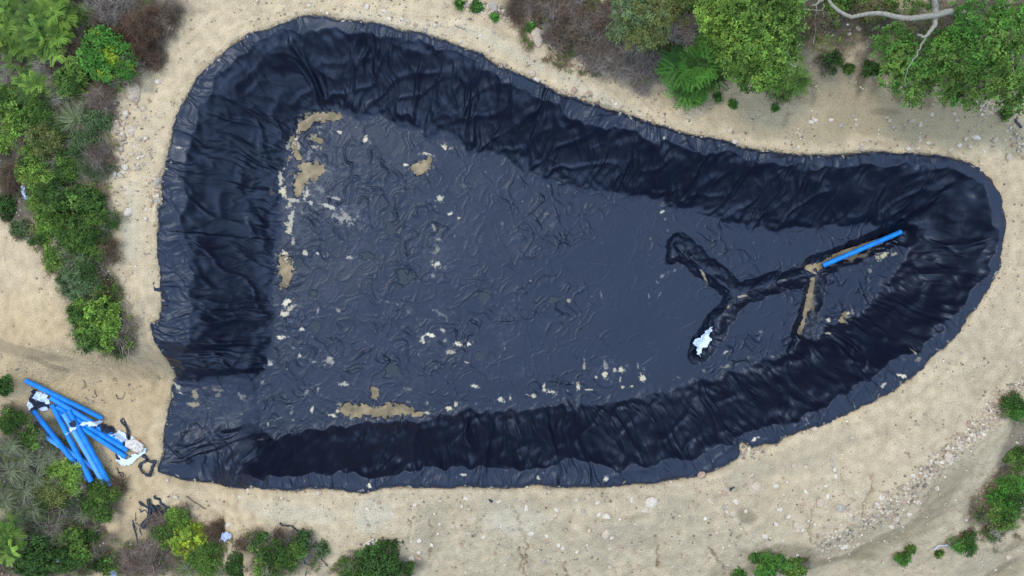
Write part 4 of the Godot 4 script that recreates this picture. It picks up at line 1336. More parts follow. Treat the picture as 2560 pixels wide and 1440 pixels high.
func build_straps():
	var twigm := mat("dry_stick", Color(0.13, 0.10, 0.075), 0.9)
	ribbon("black_strap", [[322,1098],[320,1082],[312,1062],[304,1050],[308,1046],[314,1054],[320,1070],[326,1086]], 0.09, "black strap loop standing beside the pipe ends", "strap", 0.1)
	ribbon("black_strap", [[356,1138],[368,1142],[366,1152],[354,1158],[352,1174],[366,1186],[376,1188],[382,1168],[390,1152],[378,1154],[366,1148]], 0.15, "black rolled netting in a ring near the liner corner", "netting", 0.12)
	ribbon("black_strap", [[293,1168],[298,1182],[305,1191],[311,1190],[308,1182],[298,1180]], 0.045, "small black strap loop below the white sheet", "strap", 0.04)
	var g := "black plastic strips in one heap"
	ribbon("black_strip", [[370,1247],[376,1262],[378,1276],[372,1292],[364,1305],[358,1322]], 0.248, "widest black strip running down the heap of strips", "plastic strip", 0.10, g)
	ribbon("black_strip", [[380,1262],[388,1272],[398,1286],[408,1280],[418,1274],[434,1273]], 0.202, "black strip bent to the right side of the heap", "plastic strip", 0.14, g)
	ribbon("black_strip", [[392,1243],[400,1246],[404,1256],[416,1266],[424,1270],[427,1262]], 0.109, "curved black strip arching over the right of the heap", "plastic strip", 0.16, g)
	ribbon("black_strip", [[348,1253],[358,1262],[370,1268],[378,1262]], 0.109, "thin black strip at the upper left of the heap", "plastic strip", 0.06, g)
	ribbon("black_strip", [[349,1270],[352,1280],[362,1274],[370,1284]], 0.054, "thin black loop at the left of the heap", "plastic strip", 0.04, g)
	ribbon("black_strip", [[376,1290],[388,1288],[400,1287],[392,1294],[384,1300]], 0.155, "black strip lying across the middle stones of the heap", "plastic strip", 0.08, g)
	ribbon("black_strip", [[372,1300],[374,1310],[370,1316]], 0.186, "short black strip hanging off the lower end of the heap", "plastic strip", 0.05, g)
	ribbon("black_strip", [[394,1262],[396,1270],[402,1266],[398,1276]], 0.186, "crumpled black strip in the centre of the heap", "plastic strip", 0.18, g)
	ribbon("black_strip", [[332,1299],[336,1320],[343,1345],[349,1367]], 0.075, "straight black strip lying left of the heap like a stick", "plastic strip", 0.03)
	ribbon("black_strip", [[339,1281],[340,1303]], 0.04, "short black stick like strip above the straight one", "plastic strip", 0.02)
	ribbon("black_strip", [[338,1306],[348,1312],[350,1326],[356,1338]], 0.035, "crooked thin strip between the straight strip and the heap", "plastic strip", 0.03)
	ribbon("black_strip", [[440,1281],[445,1285],[438,1282]], 0.03, "tiny curl of strip beside the yellow green bush", "plastic strip", 0.02)
	ribbon("black_strip", [[637,1342],[638,1332],[652,1329],[668,1330],[676,1336],[668,1341],[652,1342]], 0.035, "thin black strip bent in a flat ring above the bush", "plastic strip", 0.04)
	ribbon("black_strip", [[700,1306],[704,1312],[716,1313],[728,1314],[740,1322],[752,1332],[764,1342],[772,1350],[776,1358],[786,1366],[796,1372]], 0.085, "long wavy black strip beside the bush with grey twigs", "plastic strip", 0.06)
	ribbon("black_strip", [[754,1340],[760,1352],[772,1344],[768,1338],[776,1352],[784,1362],[790,1370],[798,1366]], 0.06, "tangled black strip at the end of the long wavy one", "plastic strip", 0.10)
	ribbon("black_strip", [[770,1392],[762,1396],[762,1408],[772,1412],[784,1410],[790,1400],[786,1392],[796,1392],[808,1402],[820,1414]], 0.06, "curled black strip left of the dark bush, bottom", "plastic strip", 0.06)
	ribbon("black_strip", [[768,1418],[766,1430],[762,1445]], 0.035, "thin strip trailing down from the curled one, bottom", "plastic strip", 0.03)
	ribbon("black_netting", [[84,1312],[96,1318],[106,1328],[112,1344],[112,1358]], 0.22, "black netting roll lying in the tussock grass, lower left", "netting", 0.14)
	ribbon("black_stick", [[2534,298],[2542,308],[2552,320]], 0.10, "short black tube on the rubble at the right edge", "tube", 0.06)
	for s in [["thin wire curled on the sand above the pipes, left of three", [[208,950],[214,958],[213,968],[206,971]]], ["thin wire curled on the sand above the pipes, middle of three", [[237,974],[238,984],[243,990],[236,995],[230,990]]], ["thin wire trailing from the pointed scrap on the sand", [[290,986],[294,996],[304,998],[310,990],[312,980]]]]:
		ribbon("wire", s[1], 0.03, s[0], "wire", 0.02, "", M.strap)
	ribbon("dry_branch", [[466,1240],[482,1252],[498,1262],[516,1274]], 0.045, "long bare stick on the sand below the liner, lower left", "stick", 0.03, "", twigm)
	ribbon("dry_branch", [[1136,62],[1148,70],[1164,71]], 0.025, "thin curved stick on the top path", "stick", 0.02, "", twigm)
	ribbon("dry_branch", [[395,938],[400,950]], 0.03, "short dark stick on the sand left of the ramp", "stick", 0.02, "", twigm)
	var white := mat("bleached_wood", Color(0.5, 0.48, 0.46), 0.9)
	var o = base("dead_branch", spot(2370, 1360), "bleached bare branch lying beside the small bush, bottom right", "branch")
	for l in [[[2336,1374],[2346,1364],[2362,1364],[2378,1356],[2392,1346]], [[2362,1364],[2372,1362],[2374,1372]], [[2372,1360],[2382,1354],[2384,1346]]]:
		var st := SurfaceTool.new()
		st.begin(Mesh.PRIMITIVE_TRIANGLES)
		var pts := []
		var rad := []
		for i in l.size():
			pts.append(spot(l[i][0], l[i][1], 0.08) - o.position)
			rad.append(0.035 - 0.006 * i)
		tube(st, pts, rad, 6)
		put("limb", st.commit(), white, o)

# ------------------------------------------------------------ plants
func leaf(st: SurfaceTool, at: Vector3, dir: Vector3, up: Vector3, l: float, w: float, tone: float):
	var side := dir.cross(up).normalized()
	var nrm := side.cross(dir).normalized()
	var tip := at + dir * l - nrm * l * 0.12
	var mid := at + dir * l * 0.45 + nrm * l * 0.02
	var le := mid - side * w * 0.5 + nrm * w * 0.16
	var ri := mid + side * w * 0.5 + nrm * w * 0.16
	for tri in [[at, le, tip], [at, tip, ri]]:
		for p in tri:
			st.set_color(Color(tone, tone, tone))
			st.set_normal(nrm if nrm.y > 0 else -nrm)
			st.add_vertex(p)

func sprig(seed_: int, leaves: int, l: float, w: float, size: float) -> ArrayMesh:
	var r := RandomNumberGenerator.new()
	r.seed = seed_
	var st := SurfaceTool.new()
	st.begin(Mesh.PRIMITIVE_TRIANGLES)
	for k in leaves:
		var a := r.randf() * TAU
		var rise := r.randf_range(-0.15, 0.9)
		var dir := Vector3(cos(a), rise, sin(a)).normalized()
		var at := Vector3(r.randf_range(-1, 1), r.randf_range(-0.6, 0.6), r.randf_range(-1, 1)) * size
		var up := (Vector3.UP + Vector3(r.randf_range(-0.6, 0.6), 0, r.randf_range(-0.6, 0.6))).normalized()
		leaf(st, at, dir, up, l * r.randf_range(0.7, 1.25), w * r.randf_range(0.8, 1.2), r.randf_range(0.78, 1.15))
	return st.commit()

func frond(seed_: int, pairs: int, length: float, ll: float, lw: float, droop: float) -> ArrayMesh:
	var r := RandomNumberGenerator.new()
	r.seed = seed_
	var st := SurfaceTool.new()
	st.begin(Mesh.PRIMITIVE_TRIANGLES)
	for f in 3:
		var yaw := (f - 1) * 0.75 + r.randf_range(-0.2, 0.2)
		var fwd := Vector3(sin(yaw), 0.35, cos(yaw)).normalized()
		var side := fwd.cross(Vector3.UP).normalized()
		for k in pairs:
			var t := float(k + 1) / pairs
			var at := fwd * length * t - Vector3.UP * droop * t * t * length
			for s in [-1.0, 1.0]:
				var dir: Vector3 = (side * s + fwd * 0.55 - Vector3.UP * 0.15).normalized()
				leaf(st, at, dir, Vector3.UP, ll * (1.1 - 0.6 * absf(t - 0.45)), lw, r.randf_range(0.82, 1.15))
	return st.commit()

func blade(st: SurfaceTool, at: Vector3, dir: Vector3, l: float, w: float, droop: float, tone: float, segs := 3):
	var side := dir.cross(Vector3.UP).normalized() * w * 0.5
	var prev := at
	for k in segs:
		var t := float(k + 1) / segs
		var t0 := float(k) / segs
		var p := at + dir * l * t - Vector3.UP * droop * l * t * t
		var a := prev - side * (1.0 - t0 * 0.9)
		var b := prev + side * (1.0 - t0 * 0.9)
		var c := p + side * (1.0 - t * 0.9)
		var d := p - side * (1.0 - t * 0.9)
		var n := (p - prev).cross(side).normalized()
		var order := [a, b, c, a, c, d]
		if n.y < 0:
			n = -n
			order = [a, c, b, a, d, c]
		for q in order:
			st.set_color(Color(tone, tone, tone))
			st.set_normal(n)
			st.add_vertex(q)
		prev = p

func twigs(seed_: int, count: int, l: float, w: float) -> ArrayMesh:
	var r := RandomNumberGenerator.new()
	r.seed = seed_
	var st := SurfaceTool.new()
	st.begin(Mesh.PRIMITIVE_TRIANGLES)
	for k in count:
		var a := r.randf() * TAU
		var dir := Vector3(cos(a), r.randf_range(0.1, 1.0), sin(a)).normalized()
		var at := Vector3(r.randf_range(-1, 1), r.randf_range(-0.3, 0.3), r.randf_range(-1, 1)) * l * 0.35
		blade(st, at, dir, l * r.randf_range(0.5, 1.1), w, r.randf_range(-0.2, 0.35), r.randf_range(0.45, 1.35), 2)
	return st.commit()

var kit := {}
var hues := {
	"bright": Color(0.190, 0.270, 0.032), "yellow": Color(0.340, 0.360, 0.020), "green": Color(0.125, 0.185, 0.026), "dark": Color(0.055, 0.095, 0.016), "vivid": Color(0.092, 0.205, 0.024),
	"sage": Color(0.145, 0.180, 0.060), "olive": Color(0.190, 0.180, 0.042), "lime": Color(0.235, 0.315, 0.040), "grey": Color(0.290, 0.208, 0.140), "brown": Color(0.165, 0.098, 0.052), "rust": Color(0.140, 0.066, 0.034), "pink": Color(0.320, 0.210, 0.135), "straw": Color(0.30, 0.26, 0.14), "hay": Color(0.36, 0.25, 0.12)}

func set_kit():
	kit.broad = [sprig(1, 15, 0.085, 0.05, 0.09), sprig(2, 14, 0.078, 0.055, 0.085), sprig(3, 16, 0.095, 0.045, 0.095)]
	kit.fine = [sprig(4, 22, 0.062, 0.026, 0.09), sprig(5, 24, 0.055, 0.03, 0.085), sprig(6, 20, 0.07, 0.024, 0.095)]
	kit.feather = [frond(7, 10, 0.42, 0.085, 0.026, 0.25), frond(8, 9, 0.36, 0.08, 0.028, 0.4)]
	kit.palm = [frond(17, 9, 0.5, 0.14, 0.04, 0.3), frond(18, 9, 0.45, 0.13, 0.038, 0.45)]
	kit.twig = [twigs(9, 12, 0.32, 0.013), twigs(10, 9, 0.42, 0.012), twigs(12, 13, 0.28, 0.015)]

func scatter_lobes(lobes: Array, kind: String, hue: String, count: int, second: String, share: float, at: Vector3, parent, called := "crown"):
	# lobes: [centre relative to the thing, radii]
	var pieces: Array = kit[kind]
	var xf := []
	var cols := []
	for k in pieces.size():
		xf.append([])
		cols.append([])
	var total := 0.0
	for l in lobes: total += l[1].x * l[1].z
	var dead := kind == "twig"
	for l in lobes:
		var n := int(count * l[1].x * l[1].z / total) + 3
		var tone := rng.randf_range(0.82, 1.18)
		var c0: Color = hues[hue]
		if second != "" and rng.randf() < share: c0 = c0.lerp(hues[second], rng.randf_range(0.5, 1.0))
		for k in n:
			var d := Vector3(rng.randfn(), absf(rng.randfn()) * 0.9 - 0.15, rng.randfn()).normalized()
			var deep := 1.0 - 0.45 * pow(rng.randf(), 2.0)
			if dead: deep = sqrt(rng.randf())
			if rng.randf() < 0.08: deep *= rng.randf_range(1.1, 1.45)
			var wob := 1.0 + 0.34 * na.get_noise_3d((at.x + d.x) * 2.0, d.y * 2.0, (at.z + d.z) * 2.0)
			var p: Vector3 = l[0] + d * l[1] * deep * wob
			if p.y < 0.02: p.y = 0.02 + rng.randf() * 0.08
			var look := (d + Vector3.UP * 0.9 + Vector3(rng.randf_range(-0.5, 0.5), 0, rng.randf_range(-0.5, 0.5))).normalized()
			var b := Basis(Quaternion(Vector3.UP, look)) * Basis(Vector3.UP, rng.randf() * TAU)
			if kind == "feather" or kind == "palm":
				var yaw := atan2(d.x, d.z) + rng.randf_range(-0.5, 0.5)
				b = Basis(Vector3.UP, yaw) * Basis(Vector3.RIGHT, rng.randf_range(-0.5, 0.25))
			var s := rng.randf_range(0.65, 1.4)
			var v := rng.randi() % pieces.size()
			xf[v].append(Transform3D(b.scaled(Vector3.ONE * s), p))
			var c := c0
			if second != "" and rng.randf() < share * 0.35: c = hues[second]
			var w := tone * rng.randf_range(0.5, 1.45)
			cols[v].append(Color(c.r * w * rng.randf_range(0.9, 1.12), c.g * w, c.b * w))
	for k in pieces.size():
		if xf[k].size() > 0:
			multi(called, pieces[k], M.twig if dead else M.leaf, xf[k], cols[k], parent)

func stems(o, lobes: Array, thick: float, m):
	for l in lobes:
		var st := SurfaceTool.new()
		st.begin(Mesh.PRIMITIVE_TRIANGLES)
		var top_: Vector3 = l[0] + Vector3(0, l[1].y * 0.3, 0)
		var bend := Vector3(top_.x * 0.35, top_.y * 0.55, top_.z * 0.35) + Vector3(rng.randf_range(-0.1, 0.1), 0, rng.randf_range(-0.1, 0.1))
		tube(st, [Vector3(rng.randf_range(-0.05, 0.05), -0.1, rng.randf_range(-0.05, 0.05)), bend, top_], [thick, thick * 0.7, thick * 0.3], 6)
		put("stem", st.commit(), m, o)

func shrub(px: float, py: float, rp: float, kind: String, hue: String, label: String, tall := 0.8, second := "", share := 0.0, dense := 1.0, called := "shrub", category := "shrub"):
	var r := rp / UNIT
	var high := r * tall
	var g := spot(px, py, high * 0.6)
	g.y = top(g.x, g.z)
	var o = base(called, g, label, category)
	var lobes := []
	var n := clampi(int(4 + r * 6.0), 4, 11)
	var turn := rng.randf() * TAU
	for k in n:
		var a := turn + TAU * k * 0.618
		var q := rng.randf_range(0.55, 1.02) * sqrt((k + 0.4) / n)
		var lr := r * rng.randf_range(0.2, 0.46)
		lobes.append([Vector3(cos(a) * q * r, high * rng.randf_range(0.45, 0.7) * (1.15 - 0.5 * q), sin(a) * q * r), Vector3(lr, lr * clampf(tall, 0.5, 1.0), lr)])
	stems(o, lobes, 0.02 + 0.012 * r, M.bark)
	var count := int((16.0 + 370.0 * r * r) * dense)
	if kind == "fine": count = int(count * 1.5)
	if kind == "feather": count = int(count * 0.42)
	if kind == "palm": count = int(count * 0.42)
	if kind == "twig": count = int(count * 0.62)
	scatter_lobes(lobes, kind, hue, count, second, share, g, o, "branches" if kind == "twig" else "foliage")
	if kind != "twig" and rp > 24.0:
		var skirt := []
		for k in 5:
			var a := rng.randf() * TAU
			skirt.append([Vector3(cos(a) * r * 0.8, high * 0.25, sin(a) * r * 0.8), Vector3(r * 0.42, high * 0.3, r * 0.42)])
		scatter_lobes(skirt, "twig", "brown" if rng.randf() < 0.6 else "pink", int(14 + 34 * r * r), "grey", 0.4, g, o, "dry_twigs")
		scatter_lobes(skirt, "fine", hue, int(10 + 30 * r * r), "olive", 0.5, g, o, "low_foliage")
	return o

func tussock(px: float, py: float, rp: float, hue: String, label: String, lean := Vector3.ZERO, green := 0.4):
	var g := spot(px, py)
	var o = base("grass_tuft", g, label, "grass tuft")
	var r := rp / UNIT
	var st := SurfaceTool.new()
	st.begin(Mesh.PRIMITIVE_TRIANGLES)
	var n := int(90 + 90 * r)
	var c0: Color = hues[hue]
	for k in n:
		var a := rng.randf() * TAU
		var dir := (Vector3(cos(a), rng.randf_range(0.25, 1.3), sin(a)) + lean).normalized()
		var mix_ := c0.lerp(hues["green"], green * rng.randf())
		var side := dir.cross(Vector3.UP).normalized() * 0.009
		var l := r * rng.randf_range(0.65, 1.25)
		var droop := rng.randf_range(0.15, 0.6)
		var at := Vector3(rng.randfn() * 0.05, -0.02, rng.randfn() * 0.05)
		var prev := at
		var w := rng.randf_range(0.75, 1.2)
		for s in 3:
			var t := (s + 1) / 3.0
			var p := at + dir * l * t - Vector3.UP * droop * l * t * t
			var k0 := 1.0 - 0.85 * s / 3.0
			var k1 := 1.0 - 0.85 * t
			var nn := (p - prev).cross(side).normalized()
			var order := [prev - side * k0, prev + side * k0, p + side * k1, prev - side * k0, p + side * k1, p - side * k1]
			if nn.y < 0:
				nn = -nn
				order = [order[0], order[2], order[1], order[3], order[5], order[4]]
			for q in order:
				st.set_color(Color(mix_.r * w, mix_.g * w, mix_.b * w))
				st.set_normal(nn)
				st.add_vertex(q)
			prev = p
	var m := put("blades", st.commit(), M.twig, o)
	m.set_meta("kind", "stuff")
	return o

func build_plants():
	set_kit()
	rng.seed = 4242
	# north west scrub
	for s in [
		[30,45,75,"feather","lime","light green feathery shrub in the top left corner",1.0], [120,55,80,"feather","bright","broad feathery shrub right of the corner one, top left",1.0], [60,118,48,"feather","bright","small feathery shrub below the two corner shrubs, top left",0.9], [225,35,35,"fine","bright","sparse light shrub at the top edge, upper left",0.8],
		[85,212,38,"feather","lime","pale feathery sapling among grey brush, upper left",0.8], [5,195,30,"broad","green","green shrub cut by the left edge, upper left",0.8], [170,200,48,"broad","green","rounded green shrub left of the vivid one, upper left",0.9],
		[28,250,52,"fine","green","mid green shrub at the left edge above the bright one",0.8], [55,312,58,"broad","bright","bright leafy shrub at the left edge, upper left",0.9], [100,275,40,"fine","green","small dark fine leaved shrub between tuft and left edge",0.7], [125,345,55,"fine","olive","olive shrub below the big grass tuft, left",0.8], [10,345,34,"broad","bright","bright shrub at the left edge below its larger twin",0.8],
		[215,360,42,"fine","sage","grey green shrub right below the big grass tuft",0.7], [105,425,62,"fine","lime","yellowish green wide shrub in the left scrub",0.8], [175,410,45,"fine","green","mid green shrub right of the yellowish wide one",0.8], [238,300,40,"fine","sage","greyish shrub right of the big grass tuft",0.7], [232,420,40,"twig","grey","grey leafless shrub near the tan tufts, left",0.7],
		[130,520,66,"fine","bright","large bright shrub with pale plastic on its left",0.9], [212,500,56,"broad","green","dense green shrub by the left path, middle",0.9], [195,585,62,"fine","green","dense dark shrub below the middle one, left",0.9], [115,590,42,"fine","bright","light shrub on the sandy side of the left scrub",0.8], [12,510,34,"broad","dark","dark green shrub at the left edge by bare sand",0.7], [55,572,26,"fine","sage","small sage shrub alone on the sand, left",0.6],
		[150,640,42,"fine","lime","thin light shrub on the sandy side, lower left scrub",0.7], [210,645,44,"fine","sage","greyish shrub in the narrow part of the left scrub",0.7], [195,705,54,"fine","sage","blue green shrub above the end bush, left",0.8], [262,735,36,"fine","olive","olive brown shrub beside the black scrap, left path",0.7], [205,775,40,"fine","bright","bright shrub between blue green and end bush",0.8], [240,820,70,"broad","bright","big rounded bush at the lower end of the left scrub",1.0], [300,860,36,"twig","brown","brown leafless bush behind the end bush, left path",0.7], [268,620,34,"twig","brown","brown leafless shrub along the left path, middle",0.8], [265,560,30,"twig","grey","grey leafless shrub along the left path",0.8]]:
		shrub(s[0], s[1], s[2], s[3], s[4], s[5], s[6], "dark", 0.35)
	shrub(265,140, 68, "broad","vivid","vivid green dense shrub beside the rust dead bush, upper left", 1.0, "yellow", 0.12, 1.15)
	shrub(190,208, 34, "broad","green","green shrub with yellow leaves in the upper left scrub", 0.9, "yellow", 0.75)
	shrub(345,75, 66, "twig","rust","rust brown dead bush at the edge of the upper left scrub", 0.9, "brown", 0.4, 1.4)
	for s in [[268,22,58,"grey","grey dead brush at the top edge left of the path"], [60,165,52,"grey","grey dead brush among the feathery shrubs, upper left"], [140,150,50,"grey","dead grey brush in the middle of the upper left scrub"], [408,42,46,"pink","pale dry brush beside the top path, upper left"], [210,118,34,"brown","brown dead twigs above the vivid green shrub"], [375,140,34,"brown","brown dead twigs below the rust dead bush"], [30,440,46,"brown","brown dead twigs at the left edge, left scrub"], [255,245,40,"pink","pale dry twigs below the vivid green shrub"], [245,385,34,"grey","grey dry twigs between the two tan tufts"], [180,130,30,"brown","dark brown twigs left of the vivid green shrub"]]:
		shrub(s[0], s[1], s[2], "twig", s[3], s[4], 0.7, "brown", 0.3, 1.3, "dead_bush", "dead bush")
	tussock(196,302, 62, "straw", "big fountain of green grass in the left scrub", Vector3(-0.25, 0, -0.3), 0.8)
	tussock(286,362, 36, "hay", "tan dry tuft at the path edge, upper one on the left", Vector3(-0.4, 0, 0.1), 0.0)
	tussock(268,492, 34, "hay", "tan dry tuft at the path edge, lower one on the left", Vector3(-0.5, 0, 0.1), 0.0)
	tussock(285,215, 28, "hay", "small brown tuft below the vivid green shrub", Vector3(-0.2, 0, 0.2), 0.0)
	# south west
	for s in [[8,965,24,"broad","dark","green shrub cut by the left edge above the pipes",0.8], [28,1055,40,"fine","green","green shrub at the left edge beside the pipes",0.8], [72,1092,30,"broad","green","small leafy shrub touching the pipe heap on the left",0.7], [158,1190,58,"fine","lime","bright yellow green low shrub under the pipe ends",0.6], [120,1235,50,"fine","olive","olive low shrub below the bright one, lower left",0.6], [250,1235,50,"fine","green","green shrub right below the lower pipe ends",0.7], [245,1275,36,"broad","green","small green shrub on the sand, below the pipe ends",0.6], [10,1350,42,"feather","lime","light feathery shrub at the left edge, bottom",0.8], [88,1395,68,"broad","dark","dark green bush at the bottom left",0.9], [165,1375,62,"broad","green","green bush with white bag on it, bottom left",0.9], [205,1350,34,"fine","green","small green shrub right of the bag bush",0.7], [266,1412,28,"broad","green","small green shrub beside the bottom edge bag",0.7],
		[412,1335,34,"fine","green","green shrub left of the yellow green bush",0.8], [448,1300,36,"fine","bright","bright shrub above the yellow green bush",0.8], [520,1395,58,"fine","green","spreading green shrub right of the yellow green bush",0.7], [590,1420,34,"broad","dark","dark shrub at the bottom edge, lower left",0.7], [358,1368,18,"fine","olive","tiny olive plant near the straight black strip",0.6],
		[648,1362,32,"broad","green","left part shrub beside the flat strip ring",0.8], [700,1395,48,"fine","green","low green shrub under the grey twigs",0.6], [752,1358,28,"broad","dark","dark shrub touching the long wavy strip",0.8], [660,1425,34,"fine","bright","light shrub at the bottom edge, below the ring strip",0.6], [808,1372,18,"fine","sage","small sage plant right of the wavy strip",0.6], [940,1418,66,"broad","dark","dark green bush under the white triangular slab",0.8], [880,1425,36,"fine","green","green shrub left of the dark bush, bottom",0.7], [1015,1425,24,"fine","green","small green shrub right of the dark bush, bottom",0.6]]:
		shrub(s[0], s[1], s[2], s[3], s[4], s[5], s[6], "dark", 0.3)
	shrub(472,1350, 54, "broad","yellow","yellow green bush in the middle of the lower left", 0.9, "lime", 0.5, 1.1)
	for s in [[545,1325,36,"brown","dark dead twigs above the grey bag, lower left"], [712,1350,30,"grey","grey bare twigs in the middle of the strip bush"], [362,1395,44,"pink","pinkish dead grass clump at the bottom, lower left"], [390,1305,28,"pink","pinkish dead grass under the heap of strips"], [610,1360,24,"brown","thin brown twigs left of the ring strip bush"], [290,1215,30,"brown","dry brown twigs right of the lower pipe ends"], [330,1410,34,"pink","dead pinkish grass at the bottom edge near pointed scrap"]]:
		shrub(s[0], s[1], s[2], "twig", s[3], s[4], 0.55, "brown", 0.3, 1.2, "dead_bush", "dead bush")
	var tl := [[30,1110,40], [62,1142,44], [100,1152,40], [28,1175,44], [62,1222,46], [82,1270,46], [15,1250,46], [95,1195,40], [128,1140,32], [20,1305,44], [140,1310,40], [208,1290,34], [55,1180,36], [45,1290,36]]
	for i in tl.size():
		tussock(tl[i][0], tl[i][1], tl[i][2], "straw", "dry grey green tussock on the slope left of the pipes", Vector3(-0.1, 0, 0.25), 0.5).set_meta("group", "tussocks left of the pipes")
	tussock(470,1425, 44, "straw", "green tuft at the bottom edge under the yellow green bush", Vector3(-0.2, 0, 0.3), 0.9)
	tussock(560,1432, 40, "straw", "yellowish tuft at the bottom edge, right of the green one", Vector3(0.2, 0, 0.2), 0.6)
	tussock(130,1340, 26, "straw", "small green tuft beside the black netting", Vector3.ZERO, 0.9)
	# south east
	for s in [[1918,1412,40,"broad","vivid","green bush at the bottom, left of two joined ones",0.8], [1985,1418,38,"broad","green","green bush at the bottom, right of two joined ones",0.8], [1850,1438,20,"broad","vivid","small green bush at the bottom edge",0.8], [2258,1400,24,"fine","vivid","small bright bush on the tan ground, bottom right",0.9], [2278,1372,15,"fine","green","tiny bush above the small bright one",0.8], [2412,1360,36,"fine","vivid","bushy green shrub beside the bleached branch",0.9], [2346,1385,10,"fine","green","tiny sprig left under the bleached branch",0.8], [2530,1235,56,"fine","vivid","large green bush at the right edge, lower right",1.0], [2505,1290,46,"fine","green","dark bush below the large one, right edge",0.9], [2552,1145,36,"fine","green","green bush at the right edge above the large one",0.9], [2545,1020,32,"fine","vivid","green shrub at the right edge beside the rubble",0.9], [2485,1325,26,"fine","sage","greyish shrub below the dark bush, right edge",0.6], [2455,1285,16,"fine","sage","small greyish shrub left of the dark bush",0.6]]:
		shrub(s[0], s[1], s[2], s[3], s[4], s[5], s[6], "dark", 0.4)
	# north east
	for s in [[1400,20,60,"brown","purple brown dead bush at the top edge, left of the trees"], [1450,75,62,"brown","dark dead bush behind the broad slab, top right"], [1390,75,40,"brown","brown dead bush behind the rust boulder"], [1500,130,56,"pink","pinkish dead bush behind the white boulder"], [1575,150,56,"grey","greyish dead bush right of the pinkish one"], [1635,165,40,"grey","grey dead bush left of the vivid palm like shrub"], [1520,50,58,"brown","dark dead bush left of the pale green tree"], [1700,70,46,"grey","grey dead brush between the two green trees"], [1300,10,38,"brown","brown dead brush at the top edge by the grey boulder"], [1610,215,20,"grey","grey dry twigs at the foot of the dead bush"], [1780,130,34,"brown","brown twigs behind the vivid palm like shrub"]]:
		shrub(s[0], s[1], s[2], "twig", s[3], s[4], 0.75, "grey", 0.35, 1.5, "dead_bush", "dead bush")
	for s in [[1395,18,28,"feather","lime","light green sprig shrub over the dead brush, top",0.8], [1535,162,20,"broad","green","small green plant in front of the pinkish dead bush",0.7], [1598,182,26,"broad","green","small green plant beside the stone row end",0.7], [1440,122,13,"broad","vivid","tiny green plant behind the tan angular boulder",0.8], [1190,15,12,"broad","vivid","tiny green plant at the top edge, middle",0.8], [1150,10,10,"broad","vivid","tiny green plant at the top edge, left of its twin",0.8], [1237,42,8,"broad","vivid","tiny sprig under the grey boulder",0.8], [1330,68,8,"broad","vivid","tiny sprig under the rust boulder",0.8], [1365,90,8,"broad","green","tiny sprig at the right of the broad slab",0.8], [1793,242,9,"fine","vivid","tiny plant on the sand, left of two below the palm like shrub",0.9], [1832,258,7,"fine","vivid","tiny plant on the sand, right of two below the palm like shrub",0.9], [1938,270,5,"fine","vivid","tiny sprig alone on the cut slope",0.9], [2080,152,28,"fine","dark","dark rounded bush on the bare soil between trees",0.9], [2122,172,12,"broad","green","small green plant right of the dark rounded bush",0.8], [2180,172,20,"broad","dark","small dark plant at the top of the brown rill",0.7], [1735,235,16,"feather","vivid","drooping sprig below the palm like shrub",0.6], [2515,285,14,"broad","green","green sprig at the right edge above black tube",0.8], [1690,20,44,"fine","olive","dull olive shrub at the top edge between trees",0.9], [1970,205,34,"feather","lime","light drooping shrub at the foot of the big green tree",0.7], [2090,10,40,"broad","green","leafy shrub at the top edge behind the curved branch",0.8], [2200,15,44,"broad","green","leafy shrub at the top edge above the thick limb",0.8]]:
		shrub(s[0], s[1], s[2], s[3], s[4], s[5], s[6], "dark", 0.3)
	shrub(1730,168, 62, "palm","vivid","vivid green palm like shrub with feathered fronds, top right", 0.7, "dark", 0.5, 0.75)

# ------------------------------------------------------------ trees
func limb(o, line: Array, r0: float, r1: float, called := "branch"):
	var st := SurfaceTool.new()
	st.begin(Mesh.PRIMITIVE_TRIANGLES)
	var curve := Curve3D.new()
	for q in line: curve.add_point(plan(q[0], q[1], q[2]) - o.position)
	for i in line.size():
		var a: Vector3 = curve.get_point_position(maxi(i - 1, 0))
		var b: Vector3 = curve.get_point_position(mini(i + 1, line.size() - 1))
		curve.set_point_in(i, (a - b) * 0.16)
		curve.set_point_out(i, (b - a) * 0.16)
	var n := 3 * line.size()
	var pts := []
	var rad := []
	for i in n + 1:
		var t := float(i) / n
		pts.append(curve.sample_baked(curve.get_baked_length() * t) + Vector3(na.get_noise_2d(t * 6.0, r0 * 90), nb.get_noise_2d(t * 6.0, r0 * 70), nc.get_noise_2d(t * 6.0, r0 * 50)) * 0.05)
		rad.append(lerpf(r0, r1, t))
	tube(st, pts, rad, 9 if r0 > 0.05 else 5)
	put(called, st.commit(), M.bark, o)

func tree(called, px, py, label, lobes_px: Array, kind, hue, count, second, share, limbs: Array):
	var g := spot(px, py)
	var o = base(called, g, label, "tree")
	for l in limbs: limb(o, l[0], l[1], l[2], l[3])
	var lobes := []
	for l in lobes_px:
		var r: float = l[2] / UNIT
		lobes.append([plan(l[0], l[1], l[3]) - g, Vector3(r, r * l[4], r)])
	scatter_lobes(lobes, kind, hue, count, second, share, g, o, "crown")
	return o

